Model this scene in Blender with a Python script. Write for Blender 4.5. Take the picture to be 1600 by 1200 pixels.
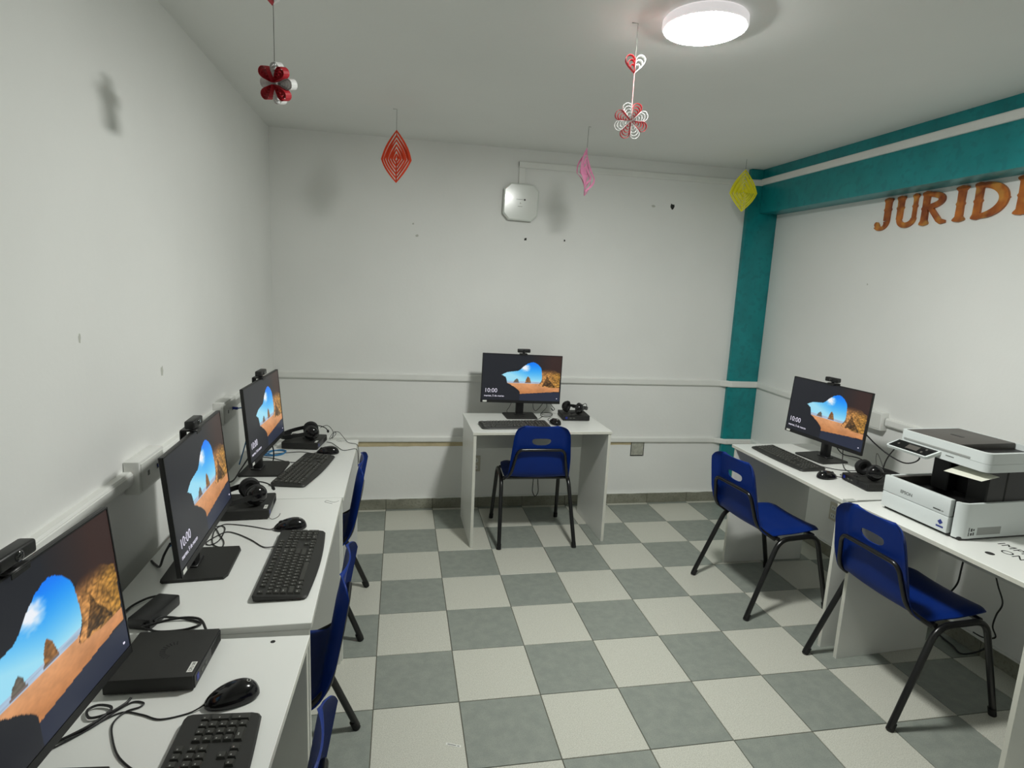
import bpy, bmesh, math, random
from mathutils import Vector, Matrix, noise

random.seed(7)
for o in list(bpy.data.objects):
    bpy.data.objects.remove(o, do_unlink=True)
S = bpy.context.scene
COL = S.collection
PI = math.pi
R = math.radians

# ------------------------------------------------------------------ camera
cam_d = bpy.data.cameras.new('camera')
cam_d.sensor_fit = 'HORIZONTAL'
cam_d.sensor_width = 36.0
cam_d.lens = 919.42 / 1600.0 * 36.0
cam_d.clip_start = 0.02
cam = bpy.data.objects.new('camera', cam_d)
COL.objects.link(cam)
yaw, pitch, roll = 0.191945, -0.170711, 0.045744
fw = Vector((math.sin(yaw) * math.cos(pitch), math.cos(yaw) * math.cos(pitch), math.sin(pitch)))
rt = Vector((math.cos(yaw), -math.sin(yaw), 0))
up = rt.cross(fw)
r2 = math.cos(roll) * rt + math.sin(roll) * up
u2 = -math.sin(roll) * rt + math.cos(roll) * up
cam.matrix_world = Matrix(((r2.x, u2.x, -fw.x, 0.0834), (r2.y, u2.y, -fw.y, -4.0414),
                           (r2.z, u2.z, -fw.z, 1.636), (0, 0, 0, 1)))
S.camera = cam

# ------------------------------------------------------------------ world and exposure
w = bpy.data.worlds.new('world')
S.world = w
w.use_nodes = True
w.node_tree.nodes['Background'].inputs[0].default_value = (0.75, 0.78, 0.8, 1)
w.node_tree.nodes['Background'].inputs[1].default_value = 0.05
S.view_settings.view_transform = 'Standard'
S.view_settings.look = 'None'
S.view_settings.gamma = 1.0
S.view_settings.use_curve_mapping = False
S.view_settings.exposure = 0.0
LAMP_STRENGTH = 270.0
LAMP_POS = (1.06, -2.07)

# ------------------------------------------------------------------ room dimensions (metres)
XL, XR = -0.735, 2.80
YB, YF = 0.042, -5.30
ZC = 2.52
T = 0.33
DZ = 0.74          # desk height


# ------------------------------------------------------------------ materials
def lin(c):
    c = c / 255.0
    return c / 12.92 if c <= 0.04045 else ((c + 0.055) / 1.055) ** 2.4


def rgb(r, g, b):
    return (lin(r), lin(g), lin(b), 1.0)


MATS = {}


def mat(name, col, rough=0.5, metal=0.0, spec=0.5, bump=0.0, bscale=200.0, var=0.0, vscale=8.0,
        emit=None, estr=0.0, trans=0.0, coat=0.0, alpha=1.0):
    m = bpy.data.materials.new(name)
    m.use_nodes = True
    nt = m.node_tree
    b = nt.nodes['Principled BSDF']
    b.inputs['Base Color'].default_value = col
    b.inputs['Roughness'].default_value = rough
    b.inputs['Metallic'].default_value = metal
    b.inputs['Specular IOR Level'].default_value = spec
    b.inputs['Transmission Weight'].default_value = trans
    b.inputs['Coat Weight'].default_value = coat
    b.inputs['Alpha'].default_value = alpha
    if emit:
        b.inputs['Emission Color'].default_value = emit
        b.inputs['Emission Strength'].default_value = estr
    if bump or var:
        tc = nt.nodes.new('ShaderNodeTexCoord')
    if var:
        n = nt.nodes.new('ShaderNodeTexNoise')
        n.inputs['Scale'].default_value = vscale
        n.inputs['Detail'].default_value = 4.0
        nt.links.new(tc.outputs['Object'], n.inputs['Vector'])
        mr = nt.nodes.new('ShaderNodeMapRange')
        mr.inputs['From Min'].default_value = 0.3
        mr.inputs['From Max'].default_value = 0.7
        mr.inputs['To Min'].default_value = 1.0 - var
        mr.inputs['To Max'].default_value = 1.0 + var * 0.5
        nt.links.new(n.outputs['Fac'], mr.inputs['Value'])
        mx = nt.nodes.new('ShaderNodeMix')
        mx.data_type = 'RGBA'
        mx.blend_type = 'MULTIPLY'
        mx.inputs['Factor'].default_value = 1.0
        mx.inputs[6].default_value = col
        nt.links.new(mr.outputs['Result'], mx.inputs[7])
        nt.links.new(mx.outputs[2], b.inputs['Base Color'])
    if bump:
        n2 = nt.nodes.new('ShaderNodeTexNoise')
        n2.inputs['Scale'].default_value = bscale
        n2.inputs['Detail'].default_value = 3.0
        nt.links.new(tc.outputs['Object'], n2.inputs['Vector'])
        bp = nt.nodes.new('ShaderNodeBump')
        bp.inputs['Strength'].default_value = bump
        bp.inputs['Distance'].default_value = 0.002
        nt.links.new(n2.outputs['Fac'], bp.inputs['Height'])
        nt.links.new(bp.outputs['Normal'], b.inputs['Normal'])
    MATS[name] = m
    return m


def ramp_mat(name, c1, c2, scale, rough, lo=0.4, hi=0.6, bump=0.0, c3=None, scale3=500, detail=3.0, spec=0.5, fac3=0.5):
    """two colours mixed by noise, with an optional fine speckle of a third"""
    m = bpy.data.materials.new(name)
    m.use_nodes = True
    nt = m.node_tree
    b = nt.nodes['Principled BSDF']
    b.inputs['Roughness'].default_value = rough
    b.inputs['Specular IOR Level'].default_value = spec
    tc = nt.nodes.new('ShaderNodeTexCoord')
    oi = nt.nodes.new('ShaderNodeObjectInfo')
    va = nt.nodes.new('ShaderNodeVectorMath')
    va.operation = 'ADD'
    nt.links.new(tc.outputs['Object'], va.inputs[0])
    nt.links.new(oi.outputs['Location'], va.inputs[1])
    n = nt.nodes.new('ShaderNodeTexNoise')
    n.inputs['Scale'].default_value = scale
    n.inputs['Detail'].default_value = detail
    nt.links.new(va.outputs[0], n.inputs['Vector'])
    cr = nt.nodes.new('ShaderNodeValToRGB')
    cr.color_ramp.elements[0].position = lo
    cr.color_ramp.elements[0].color = c1
    cr.color_ramp.elements[1].position = hi
    cr.color_ramp.elements[1].color = c2
    nt.links.new(n.outputs['Fac'], cr.inputs['Fac'])
    out = cr.outputs['Color']
    if c3:
        n3 = nt.nodes.new('ShaderNodeTexNoise')
        n3.inputs['Scale'].default_value = scale3
        n3.inputs['Detail'].default_value = 1.0
        nt.links.new(va.outputs[0], n3.inputs['Vector'])
        mr = nt.nodes.new('ShaderNodeMapRange')
        mr.inputs['From Min'].default_value = 0.54
        mr.inputs['From Max'].default_value = 0.66
        mr.inputs['To Max'].default_value = fac3
        nt.links.new(n3.outputs['Fac'], mr.inputs['Value'])
        mx = nt.nodes.new('ShaderNodeMix')
        mx.data_type = 'RGBA'
        nt.links.new(mr.outputs['Result'], mx.inputs['Factor'])
        nt.links.new(out, mx.inputs[6])
        mx.inputs[7].default_value = c3
        out = mx.outputs[2]
    nt.links.new(out, b.inputs['Base Color'])
    if bump:
        bp = nt.nodes.new('ShaderNodeBump')
        bp.inputs['Strength'].default_value = bump
        bp.inputs['Distance'].default_value = 0.001
        nt.links.new(n.outputs['Fac'], bp.inputs['Height'])
        nt.links.new(bp.outputs['Normal'], b.inputs['Normal'])
    MATS[name] = m
    return m


mat('wall_paint', (0.85, 0.855, 0.83, 1), 0.55, bump=0.25, bscale=55, var=0.035, vscale=1.7, spec=0.35)
mat('ceiling_paint', (0.83, 0.84, 0.815, 1), 0.7, bump=0.15, bscale=60, var=0.03, vscale=1.2, spec=0.25)
ramp_mat('teal_paint', rgb(8, 128, 132), rgb(14, 142, 146), 6, 0.35, 0.35, 0.65, bump=0.2, c3=rgb(6, 104, 110), scale3=26, fac3=0.35)
ramp_mat('tile_light', rgb(192, 192, 181), rgb(206, 206, 195), 260, 0.42, 0.38, 0.6, bump=0.05, c3=rgb(150, 150, 138), scale3=330, fac3=0.6)
ramp_mat('tile_dark', rgb(135, 141, 134), rgb(146, 151, 143), 22, 0.42, 0.35, 0.65, bump=0.04, c3=rgb(122, 128, 120), scale3=260, fac3=0.6)
mat('grout', rgb(96, 94, 82), 0.9, var=0.2, vscale=30)
ramp_mat('base_tile', rgb(122, 122, 108), rgb(150, 150, 136), 7, 0.5, 0.3, 0.7, c3=rgb(110, 108, 96), scale3=90)
mat('white_trim', (0.83, 0.835, 0.80, 1), 0.45, var=0.05, vscale=5, bump=0.05, bscale=40)
mat('bare_plaster', rgb(202, 188, 152), 0.85, var=0.15, vscale=14, bump=0.5, bscale=70)
mat('melamine', (0.80, 0.81, 0.775, 1), 0.32, var=0.02, vscale=3)
mat('melamine_edge_shaded', (0.66, 0.66, 0.59, 1), 0.4, var=0.05, vscale=6)  # cream edging, darkened mostly by shading painted into its colour
mat('black_plastic', rgb(22, 22, 23), 0.42, bump=0.06, bscale=900)
mat('black_gloss', rgb(14, 13, 15), 0.16)
mat('black_matte', rgb(37, 37, 35), 0.6, bump=0.1, bscale=1200)
mat('key_plastic', rgb(54, 54, 50), 0.45)
mat('keyboard_body', rgb(40, 40, 38), 0.5, bump=0.06, bscale=900)
mat('key_print', rgb(190, 190, 186), 0.5)
mat('rubber', rgb(16, 16, 17), 0.7)
mat('cable_black', rgb(18, 17, 19), 0.45)
mat('cable_blue', rgb(40, 118, 170), 0.45)
mat('cable_grey', rgb(90, 92, 86), 0.5)
mat('plug_blue', rgb(28, 48, 150), 0.4)
mat('chair_blue', rgb(7, 42, 118), 0.45, spec=0.22, bump=0.12, bscale=420, var=0.06, vscale=6)
mat('chair_tube', rgb(16, 16, 17), 0.28, spec=0.6)
mat('port_blue', rgb(24, 40, 140), 0.4)
mat('sticker', rgb(225, 226, 220), 0.5)
mat('print_grey', rgb(60, 62, 60), 0.6)
mat('legend_print', rgb(150, 150, 146), 0.6)
mat('lens_glass', rgb(8, 8, 12), 0.05, coat=1.0)
mat('printer_white', rgb(214, 220, 219), 0.36, bump=0.04, bscale=700)
mat('printer_grey', rgb(150, 153, 150), 0.4)
mat('printer_black', rgb(24, 24, 24), 0.45)
mat('printer_lid', rgb(82, 78, 74), 0.5)
mat('logo_grey', rgb(120, 124, 122), 0.4)
mat('logo_blue', rgb(44, 56, 128), 0.4)
mat('paper', rgb(226, 226, 212), 0.7)
mat('lamp_rim', rgb(236, 230, 232), 0.35, emit=(1.0, 0.96, 0.97, 1), estr=0.45)
mat('lamp_glow', (1, 1, 1, 1), 0.4, emit=(0.985, 1.0, 0.955, 1), estr=LAMP_STRENGTH)
mat('box_white', rgb(222, 226, 220), 0.16, coat=0.4)
mat('box_grey', rgb(120, 122, 118), 0.5)
mat('socket_ivory', rgb(196, 192, 176), 0.45)
mat('junction_grey', rgb(176, 176, 164), 0.7, var=0.25, vscale=40, bump=0.4, bscale=60)
mat('hole_dark', rgb(40, 40, 38), 0.9)
mat('smudge', rgb(196, 197, 188), 0.8)
mat('paper_orange', rgb(214, 58, 10), 0.7)
mat('paper_pink', rgb(226, 140, 178), 0.6)
mat('paper_yellow', rgb(236, 228, 20), 0.6)
mat('paper_red', rgb(186, 22, 40), 0.55)
mat('paper_white', rgb(238, 238, 236), 0.6)
mat('thread', rgb(70, 70, 64), 0.8)
mat('thread_pink', rgb(206, 120, 120), 0.8)
mat('tape_clear', rgb(200, 204, 198), 0.25, alpha=0.75)
mat('led_blue', rgb(20, 40, 160), 0.3, emit=rgb(40, 70, 220), estr=0.5)
mat('text_white', (0, 0, 0, 1), 0.5, emit=(0.85, 0.82, 0.95, 1), estr=1.0)
ramp_mat('copper_letter', rgb(132, 62, 28), rgb(204, 118, 44), 9, 0.4, 0.38, 0.66, c3=rgb(232, 176, 80), scale3=14, fac3=0.4)


# ------------------------------------------------------------------ mesh builder
class MB:
    def __init__(s):
        s.v = []
        s.f = []

    def add(s, vs, fs, M=None):
        o = len(s.v)
        if M is not None:
            vs = [M @ Vector(p) for p in vs]
        s.v += [tuple(p) for p in vs]
        s.f += [tuple(i + o for i in f) for f in fs]
        return s

    def box(s, lo, hi, M=None):
        x0, y0, z0 = lo
        x1, y1, z1 = hi
        vs = [(x0, y0, z0), (x1, y0, z0), (x1, y1, z0), (x0, y1, z0), (x0, y0, z1), (x1, y0, z1), (x1, y1, z1), (x0, y1, z1)]
        fs = [(3, 2, 1, 0), (4, 5, 6, 7), (0, 1, 5, 4), (1, 2, 6, 5), (2, 3, 7, 6), (3, 0, 4, 7)]
        return s.add(vs, fs, M)

    def rbox(s, lo, hi, r=0.004, seg=2, M=None):
        bm = bmesh.new()
        bmesh.ops.create_cube(bm, size=1.0)
        for v in bm.verts:
            v.co = Vector([(lo[i] + hi[i]) / 2 + v.co[i] * (hi[i] - lo[i]) for i in range(3)])
        bmesh.ops.bevel(bm, geom=bm.edges[:] + bm.verts[:], offset=r, offset_type='OFFSET', segments=seg, profile=0.5, affect='EDGES')
        bm.verts.index_update()
        vs = [v.co.copy() for v in bm.verts]
        fs = [[v.index for v in f.verts] for f in bm.faces]
        bm.free()
        return s.add(vs, fs, M)

    def prism(s, poly, z0, z1, M=None, taper=None):
        """polygon (x,y) list, counter-clockwise, from z0 to z1; taper scales the top about the centroid"""
        n = len(poly)
        top = poly
        if taper:
            cx = sum(p[0] for p in poly) / n
            cy = sum(p[1] for p in poly) / n
            top = [(cx + (p[0] - cx) * taper, cy + (p[1] - cy) * taper) for p in poly]
        vs = [(p[0], p[1], z0) for p in poly] + [(p[0], p[1], z1) for p in top]
        fs = [tuple(reversed(range(n))), tuple(range(n, 2 * n))]
        fs += [(i, (i + 1) % n, n + (i + 1) % n, n + i) for i in range(n)]
        return s.add(vs, fs, M)

    def tube(s, pts, r, seg=10, closed=False, M=None, cap=True, flat=None):
        """swept round (or flat = (half width, half height)) section along a polyline"""
        P = [Vector(p) for p in pts]
        n = len(P)
        tang = []
        for i in range(n):
            a = P[(i - 1) % n] if (closed or i > 0) else P[i]
            b = P[(i + 1) % n] if (closed or i < n - 1) else P[i]
            d = (b - a)
            tang.append(d.normalized() if d.length > 1e-9 else Vector((0, 0, 1)))
        ref = Vector((0, 0, 1))
        if abs(tang[0].dot(ref)) > 0.95:
            ref = Vector((1, 0, 0))
        nrm = (ref - tang[0] * ref.dot(tang[0])).normalized()
        vs = []
        for i in range(n):
            t = tang[i]
            nrm = nrm - t * nrm.dot(t)
            if nrm.length < 1e-6:
                nrm = t.orthogonal()
            nrm.normalize()
            bi = t.cross(nrm)
            rr = r[i] if isinstance(r, (list, tuple)) else r
            for k in range(seg):
                a = 2 * PI * k / seg
                if flat:
                    q = [(-1, -1), (1, -1), (1, 1), (-1, 1)][k]
                    vs.append(P[i] + bi * q[0] * flat[0] + nrm * q[1] * flat[1])
                else:
                    vs.append(P[i] + (nrm * math.cos(a) + bi * math.sin(a)) * rr)
        fs = []
        m = n if closed else n - 1
        for i in range(m):
            j = (i + 1) % n
            for k in range(seg):
                l = (k + 1) % seg
                fs.append((i * seg + k, i * seg + l, j * seg + l, j * seg + k))
        if cap and not closed:
            fs.append(tuple(reversed(range(seg))))
            fs.append(tuple((n - 1) * seg + k for k in range(seg)))
        return s.add(vs, fs, M)

    def lathe(s, prof, seg=24, M=None):
        """profile (radius, z) revolved about Z; closes ends at radius 0"""
        vs, fs, rings = [], [], []
        for (r, z) in prof:
            if r < 1e-7:
                rings.append([len(vs)])
                vs.append((0, 0, z))
            else:
                rings.append(list(range(len(vs), len(vs) + seg)))
                vs += [(r * math.cos(2 * PI * k / seg), r * math.sin(2 * PI * k / seg), z) for k in range(seg)]
        for a, b in zip(rings[:-1], rings[1:]):
            for k in range(seg):
                l = (k + 1) % seg
                if len(a) == 1 and len(b) > 1:
                    fs.append((a[0], b[l], b[k]))
                elif len(b) == 1 and len(a) > 1:
                    fs.append((a[k], a[l], b[0]))
                elif len(a) > 1:
                    fs.append((a[k], a[l], b[l], b[k]))
        return s.add(vs, fs, M)

    def grid(s, fn, nu, nv, M=None):
        vs = [fn(i / nu, j / nv) for j in range(nv + 1) for i in range(nu + 1)]
        fs = [(j * (nu + 1) + i, j * (nu + 1) + i + 1, (j + 1) * (nu + 1) + i + 1, (j + 1) * (nu + 1) + i) for j in range(nv) for i in range(nu)]
        return s.add(vs, fs, M)

    def mesh(s, name, m, smooth=False):
        me = bpy.data.meshes.new(name)
        me.from_pydata(s.v, [], s.f)
        me.validate()
        bm = bmesh.new()
        bm.from_mesh(me)
        bmesh.ops.recalc_face_normals(bm, faces=bm.faces[:])
        bm.to_mesh(me)
        bm.free()
        if m:
            me.materials.append(MATS[m])
        if smooth:
            for p in me.polygons:
                p.use_smooth = True
            try:
                me.set_sharp_from_angle(angle=R(38))
            except Exception:
                pass
        me.update()
        return me

    def build(s, name, m, parent=None, smooth=False, loc=None, rot=None):
        o = bpy.data.objects.new(name, s.mesh(name, m, smooth))
        COL.objects.link(o)
        if parent is not None:
            o.parent = parent
        if loc is not None:
            o.location = loc
        if rot is not None:
            o.rotation_euler = rot
        return o


def tag(o, label=None, cat=None, group=None, kind=None):
    if label:
        o['label'] = label
    if cat:
        o['category'] = cat
    if group:
        o['group'] = group
    if kind:
        o['kind'] = kind
    return o


def thing(name, label, cat, loc=(0, 0, 0), rz=0.0, group=None, rot=None):
    o = bpy.data.objects.new(name, None)
    o.empty_display_size = 0.05
    COL.objects.link(o)
    o.location = loc
    o.rotation_euler = rot if rot else (0, 0, rz)
    return tag(o, label, cat, group)


def shared(name, me, parent, loc=(0, 0, 0), rot=(0, 0, 0)):
    o = bpy.data.objects.new(name, me)
    COL.objects.link(o)
    o.parent = parent
    o.location = loc
    o.rotation_euler = rot
    return o


def copy_tree(o, parent=None):
    c = o.copy()
    COL.objects.link(c)
    c.parent = parent
    for ch in list(o.children):
        copy_tree(ch, c)
    return c


def smooth_path(pts, n=6, closed=False):
    """Catmull-Rom through the points"""
    P = [Vector(p) for p in pts]
    m = len(P)
    out = []
    rng = range(m if closed else m - 1)
    for i in rng:
        p0 = P[(i - 1) % m] if (closed or i > 0) else P[0]
        p1 = P[i]
        p2 = P[(i + 1) % m]
        p3 = P[(i + 2) % m] if (closed or i + 2 < m) else P[-1]
        for k in range(n):
            t = k / n
            out.append(0.5 * ((2 * p1) + (p2 - p0) * t + (2 * p0 - 5 * p1 + 4 * p2 - p3) * t * t + (3 * p1 - p0 - 3 * p2 + p3) * t ** 3))
    if not closed:
        out.append(P[-1])
    return out


def bend_path(pts, r, n=6):
    """polyline with its corners rounded to radius r"""
    P = [Vector(p) for p in pts]
    out = [P[0]]
    for i in range(1, len(P) - 1):
        a, b, c = P[i - 1], P[i], P[i + 1]
        d1 = (a - b)
        d2 = (c - b)
        k = min(r, d1.length * 0.48, d2.length * 0.48)
        s, e = b + d1.normalized() * k, b + d2.normalized() * k
        for j in range(n + 1):
            t = j / n
            out.append((1 - t) ** 2 * s + 2 * t * (1 - t) * b + t * t * e)
    out.append(P[-1])
    return out


def cable(name, pts, r, m, parent=None, seg=6, n=6):
    return MB().tube(smooth_path(pts, n), r, seg).build(name, m, parent, True)


def rrect(x0, y0, x1, y1, r, n=5, corners=(1, 1, 1, 1)):
    """rounded rectangle, counter-clockwise from the lower left"""
    out = []
    for (cx, cy, a0, k, sx, sy) in ((x0, y0, PI, 0, 1, 1), (x1, y0, 1.5 * PI, 1, -1, 1), (x1, y1, 0, 2, -1, -1), (x0, y1, 0.5 * PI, 3, 1, -1)):
        rr = r * corners[k]
        if rr < 1e-6:
            out.append((cx, cy))
            continue
        for i in range(n + 1):
            a = a0 + 0.5 * PI * i / n
            out.append((cx + sx * rr + rr * math.cos(a), cy + sy * rr + rr * math.sin(a)))
    return out


def text_mesh(name, body, size, m, extrude=0.0002, align='LEFT', spacing=1.0, line=1.0, res=3, bold=0.0):
    cu = bpy.data.curves.new(name, 'FONT')
    cu.body = body
    cu.size = size
    cu.extrude = extrude
    cu.align_x = align
    cu.space_character = spacing
    cu.space_line = line
    cu.resolution_u = res
    cu.offset = bold
    ob = bpy.data.objects.new(name, cu)
    COL.objects.link(ob)
    dg = bpy.context.evaluated_depsgraph_get()
    dg.update()
    me = bpy.data.meshes.new_from_object(ob.evaluated_get(dg))
    bpy.data.objects.remove(ob, do_unlink=True)
    me.materials.clear()
    me.materials.append(MATS[m])
    return me


# ================================================================== the setting
floor = tag(MB().box((XL - 0.1, YF - 0.1, -0.10), (XR + 0.1, YB + 0.1, -0.003)).build('floor', 'grout'), kind='structure')
tile_meshes = {}


def tile_mesh(w_, d_, m):
    k = (round(w_, 3), round(d_, 3), m)
    if k not in tile_meshes:
        b = 0.0012
        mb = MB()
        hw, hd = w_ / 2, d_ / 2
        vs = [(-hw, -hd, -0.006), (hw, -hd, -0.006), (hw, hd, -0.006), (-hw, hd, -0.006),
              (-hw, -hd, -b), (hw, -hd, -b), (hw, hd, -b), (-hw, hd, -b),
              (-hw + b, -hd + b, 0), (hw - b, -hd + b, 0), (hw - b, hd - b, 0), (-hw + b, hd - b, 0)]
        fs = [(3, 2, 1, 0), (8, 9, 10, 11)] + [(i, (i + 1) % 4, 4 + (i + 1) % 4, 4 + i) for i in range(4)] + [(4 + i, 4 + (i + 1) % 4, 8 + (i + 1) % 4, 8 + i) for i in range(4)]
        mb.add(vs, fs)
        tile_meshes[k] = mb.mesh('tile', m)
    return tile_meshes[k]


g = 0.0016
for i in range(-3, 9):
    for j in range(-1, 17):
        x0, x1 = max(i * T, XL) + g, min((i + 1) * T, XR) - g
        y1, y0 = min(-j * T, YB) - g, max(-(j + 1) * T, YF) + g
        if x1 - x0 < 0.02 or y1 - y0 < 0.02:
            continue
        m = 'tile_light' if (i + j) % 2 == 0 else 'tile_dark'
        shared('tile', tile_mesh(x1 - x0, y1 - y0, m), floor, ((x0 + x1) / 2, (y0 + y1) / 2, random.uniform(-0.0004, 0.0002)))

tag(MB().box((XL - 0.12, YF - 0.1, ZC), (XR + 0.12, YB + 0.1, ZC + 0.12)).build('ceiling', 'ceiling_paint'), kind='structure')
wall_back = tag(MB().box((XL - 0.12, YB, -0.05), (XR + 0.12, YB + 0.12, ZC)).build('wall_back', 'wall_paint'), kind='structure')
wall_left = tag(MB().box((XL - 0.12, YF, -0.05), (XL, YB, ZC)).build('wall_left', 'wall_paint'), kind='structure')
wall_right = tag(MB().box((XR, YF, -0.05), (XR + 0.12, YB, ZC)).build('wall_right', 'wall_paint'), kind='structure')
tag(MB().box((XL - 0.12, YF - 0.12, -0.05), (XR + 0.12, YF, ZC)).build('wall_front', 'wall_paint'), kind='structure')

# teal column in the corner and teal beam along the right wall
CX0, CY0 = 2.555, 0.008
BX0, BZ0 = 2.652, 2.212
column = tag(MB().rbox((CX0, CY0, 0.0), (XR - 0.0005, YB + 0.02, ZC - 0.0005), 0.006, 2).build('column', 'teal_paint', smooth=True), kind='structure')
beam = tag(MB().rbox((BX0, YF + 0.001, BZ0), (XR + 0.02, CY0 - 0.0005, ZC + 0.02), 0.006, 2).build('beam', 'teal_paint', smooth=True), kind='structure')

# baseboards built of grey tile pieces with paint smeared over their top edge
def baseboard(name, axis, a0, a1, fixed, inward):
    root = tag(MB().box(*( ((a0, min(fixed, fixed + inward * 0.006), 0.0), (a1, max(fixed, fixed + inward * 0.006), 0.078)) if axis == 0 else
                           ((min(fixed, fixed + inward * 0.006), a0, 0.0), (max(fixed, fixed + inward * 0.006), a1, 0.078)) )).build(name, 'grout'), kind='structure')
    k = math.ceil(a0 / T)
    cuts = [a0] + [q * T for q in range(k, math.floor(a1 / T) + 1) if a0 + 0.03 < q * T < a1 - 0.03] + [a1]
    for p, q in zip(cuts[:-1], cuts[1:]):
        lo = [0, 0, 0.0]
        hi = [0, 0, 0.079 + random.uniform(-0.002, 0.002)]
        lo[axis], hi[axis] = p + 0.0012, q - 0.0012
        oth = 1 - axis
        d = inward * (0.013 + random.uniform(-0.0008, 0.0008))
        lo[oth], hi[oth] = min(fixed, fixed + d), max(fixed, fixed + d)
        MB().rbox(tuple(lo), tuple(hi), 0.0015, 1).build('baseboard_tile', 'base_tile', root)
    # ragged paint line along the top
    mb = MB()
    n = max(8, int((a1 - a0) / 0.012))
    rnd = random.Random(int(abs(fixed) * 1000) + 3)
    vs, fs = [], []
    for i in range(n + 1):
        a = a0 + (a1 - a0) * i / n
        low = 0.0775 - 0.006 * max(0, noise.noise(Vector((a * 9, fixed, 0)))) - (0.022 if rnd.random() < 0.018 else 0.0) - 0.001 * rnd.random()
        for z in (low, 0.0825):
            for dd in (0.002, 0.0150):
                p = [0, 0, z]
                p[axis] = a
                p[1 - axis] = fixed + inward * dd
                vs.append(tuple(p))
    for i in range(n):
        o, q = i * 4, i * 4 + 4
        fs += [(o, q, q + 1, o + 1), (o + 1, q + 1, q + 3, o + 3), (o + 3, q + 3, q + 2, o + 2), (o + 2, q + 2, q, o)]
    mb.add(vs, fs).build('paint_edge', 'white_trim', root)
    return root


baseboard('baseboard_back', 0, XL + 0.016, CX0, YB, -1)
baseboard('baseboard_right', 1, YF + 0.02, CY0 - 0.001, XR, -1)
baseboard('baseboard_left', 1, YF + 0.02, YB - 0.016, XL, 1)


# surface cable ducts (white plastic trunking) along the walls
def duct(name, pts, h, d, inward, m='white_trim'):
    """pts: (x, y, z centre) along the wall; section: base of height h, cover slightly inset"""
    P = [Vector(p) for p in pts]
    mb = MB()
    for (hh, dd) in ((h, d), (h * 0.84, d + 0.0025)):
        sec = [(-hh / 2, 0), (hh / 2, 0), (hh / 2, dd * 0.8), (hh / 2 - dd * 0.2, dd), (-hh / 2 + dd * 0.2, dd), (-hh / 2, dd * 0.8)]
        n = len(sec)
        vs, fs = [], []
        for p, iw in zip(P, inward):
            iwv = Vector(iw)
            for (z, o) in sec:
                vs.append(p + iwv * o + Vector((0, 0, z)))
        for i in range(len(P) - 1):
            for k in range(n):
                l = (k + 1) % n
                fs.append((i * n + k, i * n + l, (i + 1) * n + l, (i + 1) * n + k))
        fs += [tuple(range(n)), tuple((len(P) - 1) * n + k for k in reversed(range(n)))]
        mb.add(vs, fs)
    return tag(mb.build(name, m), kind='structure')


IB, IR, IL = (0, -1, 0), (-1, 0, 0), (1, 0, 0)
IC = (-1, -1, 0)
cy = CY0
# back wall, upper and lower runs, wrapped over the column and on along the right wall
duct('trim_1', [(XL, YB, 0.968), (0.6, YB, 0.957), (CX0 - 0.06, YB, 0.949), (CX0 + 0.02, cy, 0.946), (XR - 0.004, cy, 0.944)], 0.047, 0.016, [IB] * 5)
duct('trim_2', [(XL, YB, 0.521), (0.6, YB, 0.514), (CX0 - 0.06, YB, 0.498), (CX0 + 0.02, cy, 0.493), (XR - 0.004, cy, 0.490)], 0.040, 0.016, [IB] * 5)
duct('trim_3', [(XR, cy - 0.001, 0.945), (XR, -0.45, 0.938), (XR, -1.115, 0.955)], 0.043, 0.018, [IR] * 3)
duct('trim_4', [(XR, -1.255, 0.955), (XR, -3.6, 0.960)], 0.046, 0.022, [IR] * 2)
duct('trim_5', [(XR, cy - 0.001, 0.490), (XR, -1.2, 0.485)], 0.040, 0.016, [IR] * 2)
# left wall
duct('trim_6', [(XL, YB - 0.018, 0.985), (XL, -1.06, 0.992)], 0.045, 0.024, [IL] * 2)
duct('trim_7', [(XL, -1.28, 0.992), (XL, -1.96, 0.996)], 0.045, 0.024, [IL] * 2)
duct('trim_8', [(XL, -2.15, 0.996), (XL, -3.9, 1.002)], 0.045, 0.026, [IL] * 2)
# top of the back wall towards the octagonal box; and along the beam face
duct('trim_9', [(0.856, YB, 2.420), (CX0 - 0.03, YB, 2.424), (CX0 + 0.012, cy, 2.424), (BX0 - 0.004, cy, 2.426)], 0.042, 0.014, [IB] * 4)
duct('trim_10', [(BX0, cy - 0.002, 2.430), (BX0, -3.9, 2.440)], 0.044, 0.014, [IR] * 2)
tag(MB().rbox((0.857, YB - 0.0145, 2.295), (0.902, YB, 2.3985), 0.003, 2).build('trim_11', 'white_trim'), kind='structure')
# strip of bare plaster under the lower duct
mb = MB()
vs = []
n = 46
for i in range(n + 1):
    x = -0.70 + i * 2.6 / n
    for z in (0.462 + 0.004 * noise.noise(Vector((x * 12, 1, 0))), 0.4985):
        for y in (YB - 0.0012, YB + 0.001):
            vs.append((x, y, z))
fs = []
for i in range(n):
    o, q = i * 4, i * 4 + 4
    fs += [(o, q, q + 2, o + 2), (o + 1, o + 3, q + 3, q + 1), (o, o + 1, q + 1, q), (o + 2, q + 2, q + 3, o + 3)]
mb.add(vs[:], fs).build('plaster_strip', 'bare_plaster', wall_back)


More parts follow.
